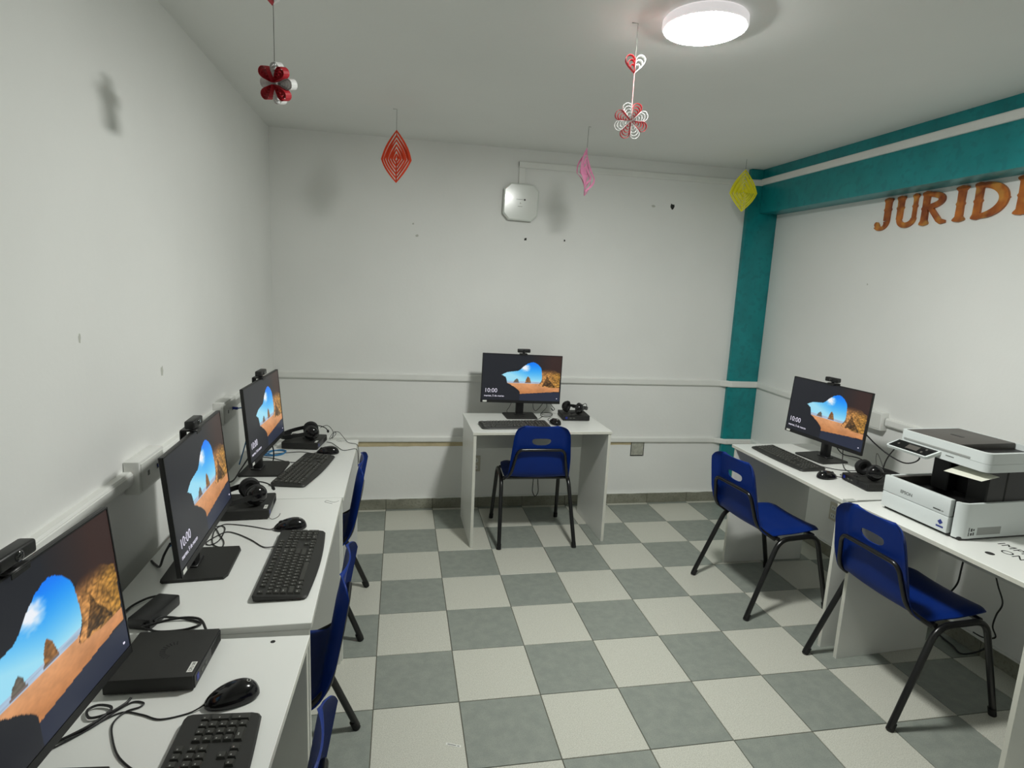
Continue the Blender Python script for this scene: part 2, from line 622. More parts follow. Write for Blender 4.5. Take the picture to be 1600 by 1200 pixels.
# paint chips and smudges on the walls
def blob(name, parent, c, axis, inward, rx, rz, m, seed, n=11):
    rnd = random.Random(seed)
    pts = []
    for i in range(n):
        a = 2 * PI * i / n
        k = rnd.uniform(0.6, 1.15)
        pts.append((rx * k * math.cos(a), rz * k * math.sin(a)))
    vs = []
    for d in (0.0004, -0.001):
        for (a, b) in pts:
            p = [c[0], c[1], c[2] + b]
            p[axis] += a
            p[1 - axis] += inward * d
            vs.append(tuple(p))
    fs = [tuple(range(n)), tuple(reversed(range(n, 2 * n)))] + [(i, n + i, n + (i + 1) % n, (i + 1) % n) for i in range(n)]
    return MB().add(vs, fs).build(name, m, parent)


blob('paint_chip', wall_back, (0.925, YB, 1.933), 0, -1, 0.010, 0.011, 'hole_dark', 1)
blob('paint_chip', wall_back, (1.985, YB, 2.222), 0, -1, 0.015, 0.024, 'hole_dark', 2)
blob('paint_chip', wall_back, (1.203, YB, 1.940), 0, -1, 0.007, 0.008, 'hole_dark', 3)
blob('paint_chip', wall_back, (0.188, YB, 1.916), 0, -1, 0.012, 0.010, 'smudge', 4)
blob('paint_chip', wall_back, (0.16, YB, 1.99), 0, -1, 0.008, 0.006, 'smudge', 14)
blob('paint_chip', wall_back, (1.84, YB, 2.215), 0, -1, 0.016, 0.008, 'smudge', 5)
blob('paint_chip', wall_left, (XL, -2.335, 1.443), 1, 1, 0.006, 0.015, 'smudge', 6)
blob('paint_chip', wall_left, (XL, -1.812, 1.274), 1, 1, 0.014, 0.022, 'smudge', 7)
blob('paint_chip', wall_right, (XR, -0.95, 1.72), 1, -1, 0.006, 0.006, 'smudge', 8)

# ------------------------------------------------------------------ ceiling lamp
lamp = thing('ceiling_lamp', 'glowing round white LED lamp mounted on the ceiling', 'lamp', (LAMP_POS[0], LAMP_POS[1], ZC))
MB().lathe([(0, -0.0005), (0.132, -0.0005), (0.137, -0.006), (0.138, -0.026), (0.134, -0.032), (0.129, -0.0325), (0.129, -0.028), (0, -0.028)], 64).build('housing', 'lamp_rim', lamp, True)
MB().lathe([(0, -0.0285), (0.1285, -0.0285), (0.1285, -0.033), (0.124, -0.036), (0.08, -0.039), (0, -0.040)], 64).build('diffuser', 'lamp_glow', lamp, True)

# ------------------------------------------------------------------ octagonal box and sockets on the walls
ob = thing('access_box', 'white octagonal glossy plastic box high on the back wall', 'wall box', (0.875, YB, 2.172), rot=(R(90), R(1.5), 0))
hw, ch = 0.120, 0.040
octo = [(-hw + ch, -hw), (hw - ch, -hw), (hw, -hw + ch), (hw, hw - ch), (hw - ch, hw), (-hw + ch, hw), (-hw, hw - ch), (-hw, -hw + ch)]
oin = [(x * 0.965, y * 0.965) for x, y in octo]
MB().prism(oin, 0.0, 0.012).build('back_plate', 'box_grey', ob)
m_ = MB().prism(octo, 0.012, 0.034)
m_.prism(octo, 0.034, 0.040, taper=0.93)
m_.build('cover', 'box_white', ob)
MB().rbox((-0.034, 0.016, 0.0399), (0.016, 0.0185, 0.0405), 0.0002, 1).build('printed_line', 'box_grey', ob)
MB().lathe([(0, 0.0410), (0.006, 0.0410), (0.0065, 0.0395)], 14, Matrix.Translation((0.024, 0.017, 0))).build('indicator_dot', 'print_grey', ob)
MB().lathe([(0, 0.0425), (0.004, 0.0420), (0.006, 0.0395)], 12, Matrix.Translation((-0.004, -0.006, 0))).build('indicator_light', 'sticker', ob)
MB().rbox((-0.022, -0.030, 0.0399), (0.010, -0.0275, 0.0405), 0.0002, 1).build('printed_line', 'box_grey', ob)

jb = thing('junction_box', 'open grey square junction box set in the back wall under the duct', 'wall box', (1.872, YB, 0.432))
MB().box((-0.048, -0.002, -0.052), (0.048, 0.004, 0.050)).build('plate', 'junction_grey', jb)
m_ = MB()
for (a, b, c, d) in ((-0.054, -0.058, 0.046, -0.0515), (-0.052, 0.050, 0.054, 0.055), (-0.053, -0.055, -0.0485, 0.052), (0.0485, -0.058, 0.053, 0.052)):
    m_.box((a, -0.003, b), (c, 0.004, d))
m_.build('gap_rim', 'hole_dark', jb)
MB().rbox((-0.03, -0.0035, -0.03), (0.028, -0.001, 0.026), 0.001, 1).build('inner_plate', 'junction_grey', jb)


def socket(label, loc, rz):
    s = thing('wall_socket', label, 'socket', loc, rz)
    MB().rbox((-0.038, -0.010, -0.058), (0.038, 0.0, 0.058), 0.004, 2).build('face_plate', 'socket_ivory', s, True)
    for zz in (-0.026, 0.026):
        MB().prism(rrect(-0.020, -0.015, 0.020, 0.015, 0.006), 0.0101, 0.0115, Matrix.Translation((0, 0, zz)) @ Matrix.Rotation(R(90), 4, 'X')).build('outlet', 'sticker', s)
        for xx in (-0.008, 0.008):
            MB().box((xx - 0.0015, -0.0123, zz - 0.006), (xx + 0.0015, -0.0110, zz + 0.006)).build('slot', 'hole_dark', s)
    return s


socket('ivory double wall socket low on the right wall under the desk with a monitor', (XR, -0.955, 0.298), R(-90))
socket('ivory wall socket on the back wall seen under the back desk', (0.63, YB, 0.33), 0)


def data_box(label, loc, rz, w_=0.19, plug='plug_blue'):
    s = thing('data_outlet', label, 'outlet box', loc, rz)
    MB().rbox((-w_ / 2, -0.045, -0.052), (w_ / 2, 0.0, 0.052), 0.004, 2).build('body', 'white_trim', s, True)
    MB().rbox((-w_ / 2 + 0.010, -0.0475, -0.043), (w_ / 2 - 0.010, -0.0445, 0.043), 0.0015, 1).build('face_plate', 'sticker', s)
    for xx in ((-0.035, 0.035) if plug else ()):
        MB().box((xx - 0.007, -0.0480, -0.008), (xx + 0.007, -0.0476, 0.008)).build('port', 'cable_grey', s)
    return s


data_box('white data outlet box on the left wall behind the middle monitor', (XL, -2.055, 0.996), R(90))
data_box('white data outlet box on the left wall behind the farthest left monitor', (XL, -1.17, 0.992), R(90), 0.20)
data_box('white data outlet box on the right wall behind the right monitor', (XR, -1.185, 0.955), R(-90), 0.13, None)


def plug_lead(label, pts, parent=None):
    s = thing('network_cable', label, 'cable', pts[0])
    o = Vector(pts[0])
    P = [Vector(p) - o for p in pts]
    d = (P[1] - P[0]).normalized()
    MB().tube([P[0], P[0] + d * 0.022], 0.0065, 8).build('plug', 'plug_blue', s, True)
    MB().tube(smooth_path([P[0] + d * 0.02] + P[1:], 6), 0.0028, 6).build('cord', 'cable_black' if 'black' in label else 'cable_blue', s, True)
    return s


plug_lead('blue network cable plugged into the outlet box behind the middle left monitor', [(XL + 0.049, -2.02, 0.998), (XL + 0.10, -2.02, 0.99), (XL + 0.13, -2.03, 0.93), (XL + 0.12, -2.06, 0.84), (XL + 0.10, -2.10, 0.7485)])
plug_lead('blue network cable plugged into the outlet box behind the farthest left monitor', [(XL + 0.049, -1.135, 0.994), (XL + 0.10, -1.14, 0.99), (XL + 0.125, -1.16, 0.93), (XL + 0.115, -1.20, 0.84), (XL + 0.095, -1.24, 0.7485)])


# ================================================================== desks
def desk(label, loc, rz, W, D, H, overhang=0.0, apron=True):
    """origin at floor, front edge centre; local -Y is the user's side"""
    d = thing('desk', label, 'desk', loc, rz, 'white computer desks')
    t = 0.018
    MB().rbox((-W / 2, 0, H - t), (W / 2, D, H), 0.0012, 1).build('desktop', 'melamine', d)
    MB().box((-W / 2 + 0.0012, -0.0006, H - t + 0.0012), (W / 2 - 0.0012, 0.0004, H - 0.0012)).build('shaded_edge_band', 'melamine_edge_shaded', d)  # edge banding; its darker tone mostly paints in the shade of the front
    for sx in (-1, 1):
        x = sx * (W / 2 - overhang)
        lo, hi = (x, x + t) if sx < 0 else (x - t, x)
        p = MB().rbox((lo, 0.006, 0.0), (hi, D - 0.006, H - t - 0.0003), 0.001, 1).build('side_panel', 'melamine', d)
        MB().box((lo + 0.0008, 0.0055, 0.004), (hi - 0.0008, 0.0063, H - t - 0.001)).build('shaded_edge_band', 'melamine_edge_shaded', p)
    if apron:
        MB().rbox((-W / 2 + overhang + t + 0.0004, D - 0.03, H - t - 0.225), (W / 2 - overhang - t - 0.0004, D - 0.012, H - t - 0.0004), 0.001, 1).build('apron_panel', 'melamine', d)
    return d


def hole(parent, x, y, z, r, m='hole_dark'):
    return MB().lathe([(0, 0.0004), (r, 0.0004), (r, -0.0005)], 16).build('cable_hole', m, parent, loc=(x, y, z))


dB = desk('white desk against the back wall with a blue chair pushed under it', (0.964, -0.630, 0), R(1.0), 0.886, 0.52, DZ, 0.005)
dL3 = desk('white desk by the left wall farthest from the viewer, near the back wall', (-0.135, -1.227, 0), R(90), 0.884, 0.535, DZ)
dL2 = desk('middle white desk of the row along the left wall', (-0.138, -2.122, 0), R(90 + 0.5), 0.900, 0.530, DZ)
dL1 = desk('lower white desk nearest the viewer by the left wall, small hole near its corner', (-0.150, -3.050, 0), R(90 - 2.0), 0.905, 0.520, 0.722)
hole(dL1, 0.430, 0.085, 0.722, 0.006)
dR1 = desk('white desk by the right wall with the monitor, next to the teal column', (2.050, -1.390, 0), R(-90), 0.922, 0.540, DZ, 0.022)
dR2 = desk('white desk by the right wall carrying the printer', (2.082, -2.275, 0), R(-90 + 3.2), 0.780, 0.520, DZ + 0.004, 0.016)
# grommet hole and lettering on the printer desk
hole(dR2, 0.128, 0.112, DZ + 0.004, 0.015)
for body, x, y in (('IMPR', 0.060, 0.232), ('ON', 0.112, 0.170)):
    shared('lettering', text_mesh('lettering', body, 0.052, 'hole_dark', 0.0002, spacing=1.05), dR2, (x, y, DZ + 0.0043))
# pencil scribble on two desks
for dd, x, y in ((dL2, 0.385, 0.02), (dL3, 0.40, 0.075)):
    MB().tube(smooth_path([(x, y + 0.01, DZ + 0.0002), (x + 0.02, y + 0.04, DZ + 0.0002), (x + 0.035, y + 0.035, DZ + 0.0002), (x + 0.015, y + 0.006, DZ + 0.0002), (x + 0.03, y - 0.012, DZ + 0.0002)], 4), 0.0008, 4).build('pencil_mark', 'cable_grey', dd)
# tape over the joint of the two right-hand desks
tp = MB().rbox((-0.016, -0.0012, -0.030), (0.016, 0.0, 0.012), 0.0005, 1)
tp.rbox((-0.016, -0.0012, 0.0114), (0.016, 0.05, 0.0124), 0.0004, 1)
tag(tp.build('tape_strip', 'tape_clear', loc=(2.0488, -1.862, DZ - 0.0065), rot=(0, 0, R(-90))), 'strip of clear tape over the joint of the two right-hand desks', 'tape')


# ================================================================== chairs
def make_chair(label, loc, rz):
    """origin on the floor midway between the rear feet; local +Y is the way the sitter faces"""
    c = thing('chair', label, 'chair', loc, rz, 'blue plastic chairs')
    prof = [(0.008, 0.785), (0.009, 0.781), (0.012, 0.770), (0.018, 0.744), (0.025, 0.705), (0.032, 0.665), (0.040, 0.620), (0.049, 0.570), (0.059, 0.515),
            (0.073, 0.466), (0.098, 0.438), (0.142, 0.428), (0.205, 0.430), (0.265, 0.431), (0.325, 0.435), (0.380, 0.438), (0.420, 0.436), (0.445, 0.428), (0.456, 0.416)]
    hw = [0.096, 0.126, 0.152, 0.169, 0.176, 0.180, 0.184, 0.188, 0.191, 0.194, 0.200, 0.203, 0.204, 0.204, 0.202, 0.198, 0.190, 0.176, 0.150]
    SP = smooth_path([(0, a, b) for a, b in prof], 3)
    HW = [v.x for v in smooth_path([(h, 0, 0) for h in hw], 3)]
    ns = len(SP) - 1
    nt = 22

    def pt(si, t):
        """si: fractional row, t in -1..1"""
        k = max(0, min(ns - 1, int(si)))
        f = si - k
        p = SP[k].lerp(SP[k + 1], f)
        h = HW[k] * (1 - f) + HW[k + 1] * f
        tan = (SP[k + 1] - SP[k]).normalized()
        nrm = Vector((0, -tan.z, tan.y))         # points to the sitter's side: forward / up
        if nrm.y < 0 and abs(tan.z) > 0.5:
            nrm = -nrm
        if nrm.z < 0 and abs(tan.z) <= 0.5:
            nrm = -nrm
        back = max(0.0, min(1.0, (p.z - 0.44) / 0.12))
        lift = (0.020 * back + 0.010 * (1 - back)) * t * t
        roll_ = max(0.0, abs(t) - 0.80) / 0.20
        tp_ = min(1.0, si / 9.0)
        lift -= (0.040 * tp_ * back + 0.012 * (1 - back)) * roll_ ** 2
        sag = -0.0015 * (1 - t * t) * max(0.0, 1 - si / 9.0)
        q = p + Vector((h * t, nrm.y * lift, nrm.z * lift * (1 - back)))
        q.z += sag
        return q, nrm

    # handle slot: rows r0..r1, columns c0..c1 replaced by a ring around a D-shaped hole
    r0, r1 = 10, 17
    c0, c1 = 5, 17
    th = 0.0045
    vs, fs, idx = [], [], {}

    def vert(si, t, side):
        q, n_ = pt(si, t)
        vs.append(q + n_ * (th / 2 if side else -th / 2))
        return len(vs) - 1

    for side in (0, 1):
        for r in range(ns + 1):
            for k in range(nt + 1):
                if r0 < r < r1 and c0 < k < c1:
                    continue
                idx[(side, r, k)] = vert(r, -1 + 2 * k / nt, side)
        for r in range(ns):
            for k in range(nt):
                if r0 <= r < r1 and c0 <= k < c1:
                    continue
                f = (idx[(side, r, k)], idx[(side, r, k + 1)], idx[(side, r + 1, k + 1)], idx[(side, r + 1, k)])
                fs.append(f if side else tuple(reversed(f)))
    ring = [(r0, k) for k in range(c0, c1)] + [(r, c1) for r in range(r0, r1)] + [(r1, k) for k in range(c1, c0, -1)] + [(r, c0) for r in range(r1, r0, -1)]
    holes = {}
    rc, tc = (r0 + r1) / 2 - 0.3, 0.0
    for side in (0, 1):
        hl = []
        for (r, k) in ring:
            a = math.atan2((r - (r0 + r1) / 2) / ((r1 - r0) / 2), (k - (c0 + c1) / 2) / ((c1 - c0) / 2))
            ca, sa = math.cos(a), math.sin(a)
            ex = 0.33 * math.copysign(abs(ca) ** 0.75, ca)
            ey = (2.15 if sa > 0 else 1.25) * math.copysign(abs(sa) ** (0.9 if sa > 0 else 0.55), sa)
            hl.append(vert(rc + ey, tc + ex, side))
        holes[side] = hl
        n = len(ring)
        for i in range(n):
            a_, b_ = idx[(side,) + ring[i]], idx[(side,) + ring[(i + 1) % n]]
            f = (a_, b_, hl[(i + 1) % n], hl[i])
            fs.append(f if not side else tuple(reversed(f)))
    n = len(ring)
    for i in range(n):
        fs.append((holes[0][i], holes[0][(i + 1) % n], holes[1][(i + 1) % n], holes[1][i]))
    rim = [(0, k) for k in range(nt)] + [(r, nt) for r in range(ns)] + [(ns, k) for k in range(nt, 0, -1)] + [(r, 0) for r in range(ns, 0, -1)]
    n = len(rim)
    for i in range(n):
        a_, b_ = rim[i], rim[(i + 1) % n]
        fs.append((idx[(0,) + a_], idx[(0,) + b_], idx[(1,) + b_], idx[(1,) + a_]))
    MB().add(vs, fs).build('seat_shell', 'chair_blue', c, True)
    # tube frame: one arch on each side
    tr = 0.0128
    for sx in (-1, 1):
        path = bend_path([(sx * 0.240, 0.004, 0.012), (sx * 0.218, 0.168, 0.409), (sx * 0.213, 0.405, 0.413), (sx * 0.232, 0.503, 0.012)], 0.062, 7)
        fr = MB().tube(path, tr, 12).build('side_frame', 'chair_tube', c, True)
        for (y0, x0, dy, dx) in ((0.004, 0.240, 0.40, 0.055), (0.503, 0.232, -0.24, 0.045)):
            d = Vector((-sx * dx, dy, 1)).normalized()
            a = Vector((sx * x0, y0, 0.0)) 
            MB().tube([a + Vector((0, 0, 0.001)), a + d * 0.034], 0.0148, 12).build('foot_cap', 'rubber', fr, True)
    # back support hoop behind the backrest
    hoop = bend_path([(-0.206, 0.150, 0.408), (-0.176, 0.055, 0.470), (-0.150, 0.025, 0.612), (-0.130, 0.0200, 0.634), (0, 0.0175, 0.636), (0.130, 0.0200, 0.634), (0.150, 0.025, 0.612), (0.176, 0.055, 0.470), (0.206, 0.150, 0.408)], 0.05, 5)
    MB().tube(hoop, 0.0095, 10).build('back_hoop', 'chair_tube', c, True)
    MB().tube([(-0.208, 0.170, 0.4085), (0.208, 0.170, 0.4085)], 0.0105, 10).build('crossbar', 'chair_tube', c, True)
    MB().tube([(-0.206, 0.385, 0.412), (0.206, 0.385, 0.412)], 0.0105, 10).build('crossbar', 'chair_tube', c, True)
    return c


ch0 = make_chair('blue plastic chair at the back desk with its back to the viewer', (0.942, -0.683, 0), R(-2.0))


def chair_at(label, loc, rz):
    c = copy_tree(ch0)
    c['label'] = label
    c.location = loc
    c.rotation_euler = (0, 0, rz)
    return c


chair_at('blue plastic chair in front of the right-hand monitor desk', (1.803, -1.335, 0), R(-90 + 5.0))
chair_at('blue plastic chair in front of the printer desk', (1.950, -2.105, 0), R(-90 + 1.0))
chair_at('blue plastic chair pushed under the farthest desk of the left row', (-0.070, -1.285, 0), R(90))
chair_at('blue plastic chair pushed under the middle desk of the left row', (-0.050, -2.310, 0), R(90))
chair_at('blue plastic chair at the nearest left desk, only its back edge in view', (-0.040, -3.050, 0), R(90))


# ================================================================== computer equipment
def in_poly(x, y, poly):
    c = False
    j = len(poly) - 1
    for i in range(len(poly)):
        xi, yi = poly[i]
        xj, yj = poly[j]
        if (yi > y) != (yj > y) and x < (xj - xi) * (y - yi) / (yj - yi) + xi:
            c = not c
        j = i
    return c


OPEN = [(0.24, 0.445), (0.30, 0.39), (0.37, 0.365), (0.435, 0.355), (0.475, 0.315), (0.525, 0.235), (0.565, 0.18), (0.61, 0.15), (0.65, 0.148), (0.70, 0.195), (0.735, 0.26),
        (0.748, 0.33), (0.757, 0.44), (0.755, 0.53), (0.735, 0.61), (0.72, 0.655), (0.86, 0.68), (0.99, 0.66), (0.99, 0.785), (0.72, 0.82), (0.485, 0.855), (0.475, 0.80), (0.435, 0.735), (0.365, 0.66), (0.315, 0.62), (0.308, 0.55), (0.29, 0.49)]
ROCK = [(0.748, 0.33), (0.77, 0.30), (0.84, 0.285), (0.91, 0.31), (0.99, 0.385), (0.99, 0.70), (0.86, 0.70), (0.72, 0.67), (0.745, 0.60), (0.757, 0.52), (0.757, 0.44)]
CAVE = [(0.825, 0.44), (0.87, 0.55), (0.925, 0.675), (0.77, 0.675), (0.80, 0.55)]
ST1 = [(0.395, 0.60), (0.41, 0.55), (0.425, 0.53), (0.44, 0.515), (0.455, 0.55), (0.462, 0.60)]
ST2 = [(0.545, 0.60), (0.552, 0.53), (0.565, 0.48), (0.58, 0.46), (0.60, 0.50), (0.612, 0.56), (0.618, 0.60)]


def wallpaper(u, v):
    """u right, v down; a beach seen out of a dark cave mouth"""
    n1 = noise.noise(Vector((u * 14, v * 14, 0.3)))
    n2 = noise.noise(Vector((u * 45, v * 60, 1.7)))
    x, y = u + 0.006 * n1, v + 0.006 * n2
    if in_poly(x, y, ROCK):
        k = 0.80 + 0.35 * n2 + 0.22 * n1
        s = min(1.0, max(0.0, (u - 0.75) / 0.24))
        t_ = min(1.0, max(0.0, (v - 0.30) / 0.10))
        r_, g_, b_ = (222 * (1 - s) + 206 * s) * k, (156 * (1 - s) + 150 * s) * k, (92 * (1 - s) + 62 * s) * k
        sh = 1.0
        if in_poly(u + 0.02 * n1, v + 0.02 * n2, CAVE):
            sh = 0.52 + 0.2 * n2
        crack = abs(noise.noise(Vector((u * 22 + v * 9, v * 16 - u * 8, 7.1))))
        sh *= 0.70 + 0.30 * min(1.0, crack * 7)
        r_, g_, b_ = r_ * sh, g_ * sh, b_ * sh
        return (58 * (1 - t_) + r_ * t_, 38 * (1 - t_) + g_ * t_, 30 * (1 - t_) + b_ * t_)
    if in_poly(x, y, OPEN):
        if in_poly(u, v, ST2):
            k = 0.8 + 0.4 * n2
            return (170 * k, 118 * k, 66 * k)
        if in_poly(u, v, ST1):
            k = 0.8 + 0.3 * n2
            return (120 * k, 112 * k, 100 * k)
        if v < 0.572:
            c = max(0.0, min(1.0, 1.35 - math.hypot((u - 0.535) / 0.055, (v - 0.275) / 0.075) + 0.5 * n1 + 0.3 * n2))
            h = max(0.0, min(1.0, (v - 0.15) / 0.42))
            lft = max(0.0, min(1.0, (0.58 - u) / 0.3))
            h = min(1.0, h + 0.45 * lft)
            r_, g_, b_ = 4 + 150 * h ** 1.4, 118 + 100 * h, 244 - 4 * h
            return (r_ + (236 - r_) * c, g_ + (240 - g_) * c, b_ + (246 - b_) * c)
        if v < 0.622 - 0.01 * u:
            k = 0.93 + 0.15 * noise.noise(Vector((u * 8, v * 90, 4)))
            if abs(v - 0.603) < 0.009 and (0.39 < u < 0.47 or 0.54 < u < 0.62):
                return (120, 104, 100)
            return (180 * k, 204 * k, 228 * k)
        k = 0.96 + 0.10 * n1 + 0.05 * n2
        s = (v - 0.62) / 0.24
        return ((220 - 26 * s) * k, (158 - 32 * s) * k, (110 - 36 * s) * k)
    if v > 0.80 and u > 0.48:
        return (36, 42, 60)
    if u > 0.62 and v < 0.5:
        s = min(1.0, (u - 0.62) / 0.25)
        return (30 + 22 * s, 30 + 4 * s, 34 - 4 * s)
    return (27, 29, 35)


def screen_mesh(w_, h_, nu=240, nv=135):
    mb = MB().grid(lambda a, b: ((a - 0.5) * w_, 0, (0.5 - b) * h_), nu, nv)
    me = bpy.data.meshes.new('screen')
    me.from_pydata(mb.v, [], [tuple(reversed(f)) for f in mb.f])
    ca = me.color_attributes.new('picture', 'FLOAT_COLOR', 'POINT')
    buf = []
    for j in range(nv + 1):
        for i in range(nu + 1):
            r_, g_, b_ = wallpaper(i / nu, j / nv)
            buf += [lin(max(0, min(255, r_))), lin(max(0, min(255, g_))), lin(max(0, min(255, b_))), 1.0]
    ca.data.foreach_set('color', buf)
    m = bpy.data.materials.new('screen_picture')
    m.use_nodes = True
    nt = m.node_tree
    b = nt.nodes['Principled BSDF']
    at = nt.nodes.new('ShaderNodeAttribute')
    at.attribute_name = 'picture'
    b.inputs['Base Color'].default_value = (0.012, 0.012, 0.014, 1)
    b.inputs['Roughness'].default_value = 0.33
    b.inputs['Specular IOR Level'].default_value = 0.3
    nt.links.new(at.outputs['Color'], b.inputs['Emission Color'])
    b.inputs['Emission Strength'].default_value = 1.0
    me.materials.append(m)
    MATS['screen_picture'] = m
    return me


MW, MH = 0.547, 0.330
SCR_W, SCR_H = MW - 0.010, MH - 0.024
SCREEN = screen_mesh(SCR_W, SCR_H)
CLOCK = text_mesh('clock_text', '10:00', 0.040, 'text_white', 0.0001, spacing=1.0, bold=-0.0004)
DATE = text_mesh('date_text', 'martes, 5 de marzo', 0.0172, 'text_white', 0.0001)


def make_monitor(label, loc, rz, tilt=4.5, roll_=0.0, base_off=0.0, sticker=True):
    """origin on the desk under the panel; local -Y faces the user"""
    m = thing('monitor', label, 'monitor', loc, rz, 'black desktop monitors')
    # base plate
    poly = [(-0.105, -0.085), (-0.085, -0.093), (0.085, -0.093), (0.105, -0.085), (0.110, 0.078), (0.100, 0.086), (-0.100, 0.086), (-0.110, 0.078)]
    MB().prism(poly, 0.001, 0.0085, taper=0.985).build('base', 'black_matte', m, loc=(base_off, 0, 0))
    nk = MB().rbox((-0.026, 0.012, 0.008), (0.026, 0.040, 0.150), 0.004, 2)
    nk.rbox((-0.036, 0.004, 0.0084), (0.036, 0.050, 0.014), 0.002, 1)
    nk.build('neck', 'black_plastic', m, True, loc=(base_off, 0, 0))
    zc = 0.095 + MH / 2
    pan = MB().rbox((-MW / 2, 0.0, -MH / 2), (MW / 2, 0.012, MH / 2), 0.002, 1)
    # raised bezel lip around the picture
    for (a, b, c, d) in ((-MW / 2, -MH / 2, MW / 2, -MH / 2 + 0.0185), (-MW / 2, MH / 2 - 0.0045, MW / 2, MH / 2), (-MW / 2, -MH / 2, -MW / 2 + 0.0045, MH / 2), (MW / 2 - 0.0045, -MH / 2, MW / 2, MH / 2)):
        pan.box((a + 0.0005, -0.0016, b + 0.0005), (c - 0.0005, 0.001, d - 0.0005))
    p = pan.build('panel', 'black_plastic', m, loc=(0, -0.012, zc), rot=(R(-tilt), R(roll_), 0))
    hz = MB().rbox((-MW * 0.40, 0.0118, -MH * 0.40), (MW * 0.40, 0.030, MH * 0.34), 0.010, 2)
    hz.rbox((-0.06, 0.029, -0.12), (0.06, 0.046, 0.02), 0.006, 2)
    hz.build('rear_housing', 'black_matte', p, True)
    s = shared('screen', SCREEN, p, (0, -0.0006, 0.007))
    shared('clock_text', CLOCK, p, (-0.252, -0.0016, -0.096), (R(90), 0, 0))
    shared('date_text', DATE, p, (-0.252, -0.0016, -0.124), (R(90), 0, 0))
    MB().box((-0.002, -0.0018, -0.002), (0.004, -0.0012, 0.002)).build('screen_icon', 'text_white', p, loc=(0.248, 0, -0.128))
    if sticker:
        MB().box((-0.014, -0.0022, -0.0055), (0.014, -0.0015, 0.0055)).build('label_sticker', 'sticker', p, loc=(-0.246, 0, -0.1555))
    return m


def make_webcam(label, mon, rz_extra=0.0):
    """a camera clipped over the top edge of a monitor"""
    M = mon.matrix_basis
    panel = [c for c in mon.children if c.name.startswith('panel')][0]
    top = M @ (panel.matrix_basis @ Vector((0.004, 0.006, MH / 2)))
    rz = mon.rotation_euler.z + rz_extra
    c = thing('webcam', label, 'webcam', top, rz, 'webcams clipped on the monitors')
    body = MB().rbox((-0.043, -0.016, 0.013), (0.043, 0.012, 0.037), 0.005, 3)
    body.build('body', 'black_plastic', c, True)
    lens = MB().lathe([(0, 0.0030), (0.006, 0.0030), (0.0085, 0.0018), (0.0095, 0.0), (0.0095, -0.003)], 20, Matrix.Translation((0, -0.0165, 0.025)) @ Matrix.Rotation(R(90), 4, 'X'))
    lens.build('lens', 'lens_glass', c, True)
    clip = MB().rbox((-0.024, -0.016, 0.0008), (0.024, 0.030, 0.0070), 0.002, 1)
    clip.rbox((-0.024, 0.0245, -0.040), (0.024, 0.031, 0.004), 0.002, 1)
    clip.rbox((-0.022, -0.0170, -0.006), (0.022, -0.0150, 0.004), 0.0006, 1)
    clip.tube([(0, 0.0, 0.005), (0, 0.0, 0.016)], 0.008, 10)
    clip.build('clip', 'black_plastic', c, True)
    return c


# keyboard ---------------------------------------------------------------
U = 0.0188
KM = {}


def key_mesh(wu, hu=1.0):
    k = (wu, hu)
    if k not in KM:
        w_, h_ = wu * U - 0.0022, hu * U - 0.0022
        poly = [(-w_ / 2, -h_ / 2), (w_ / 2, -h_ / 2), (w_ / 2, h_ / 2), (-w_ / 2, h_ / 2)]
        vs = [(x, y, 0) for x, y in poly] + [(x * (1 - 0.0042 / w_), y * (1 - 0.0042 / h_) + 0.0004, 0.0058) for x, y in poly]
        fs = [(4, 5, 6, 7)] + [(i, (i + 1) % 4, 4 + (i + 1) % 4, 4 + i) for i in range(4)]
        KM[k] = MB().add(vs, fs).mesh('key', 'key_plastic')
    return KM[k]


def key_layout():
    out = []
    x0 = -0.210
    rows = [0.0535, 0.0300, 0.0112, -0.0076, -0.0264, -0.0452]

    def row(y, ws, x=0.0):
        for q in ws:
            if q > 0:
                out.append((x0 + (x + q / 2) * U, y, q, 1.0))
                x += q
            else:
                x -= q
    row(rows[0], [1, -1, 1, 1, 1, 1, -0.5, 1, 1, 1, 1, -0.5, 1, 1, 1, 1])
    row(rows[1], [1] * 13 + [2])
    row(rows[2], [1.5] + [1] * 12 + [1.5])
    row(rows[3], [1.75] + [1] * 11 + [2.25])
    row(rows[4], [2.25] + [1] * 10 + [2.75])
    row(rows[5], [1.25, 1.25, 1.25, 6.25, 1.25, 1.25, 1.25, 1.25])
    nx = 15.3
    row(rows[0], [1, 1, 1], nx)
    row(rows[1], [1, 1, 1], nx)
    row(rows[2], [1, 1, 1], nx)
    row(rows[4], [1], nx + 1)
    row(rows[5], [1, 1, 1], nx)
    px = 18.6
    row(rows[1], [1, 1, 1, 1], px)
    row(rows[2], [1, 1, 1], px)
    row(rows[3], [1, 1, 1], px)
    row(rows[4], [1, 1, 1], px)
    row(rows[5], [2, 1], px)
    out.append((x0 + (px + 3.5) * U, (rows[2] + rows[3]) / 2, 1.0, 2.0))
    out.append((x0 + (px + 3.5) * U, (rows[4] + rows[5]) / 2, 1.0, 2.0))
    return out


KEYS = key_layout()


def slope(y):
    return 0.0175 + 0.055 * y


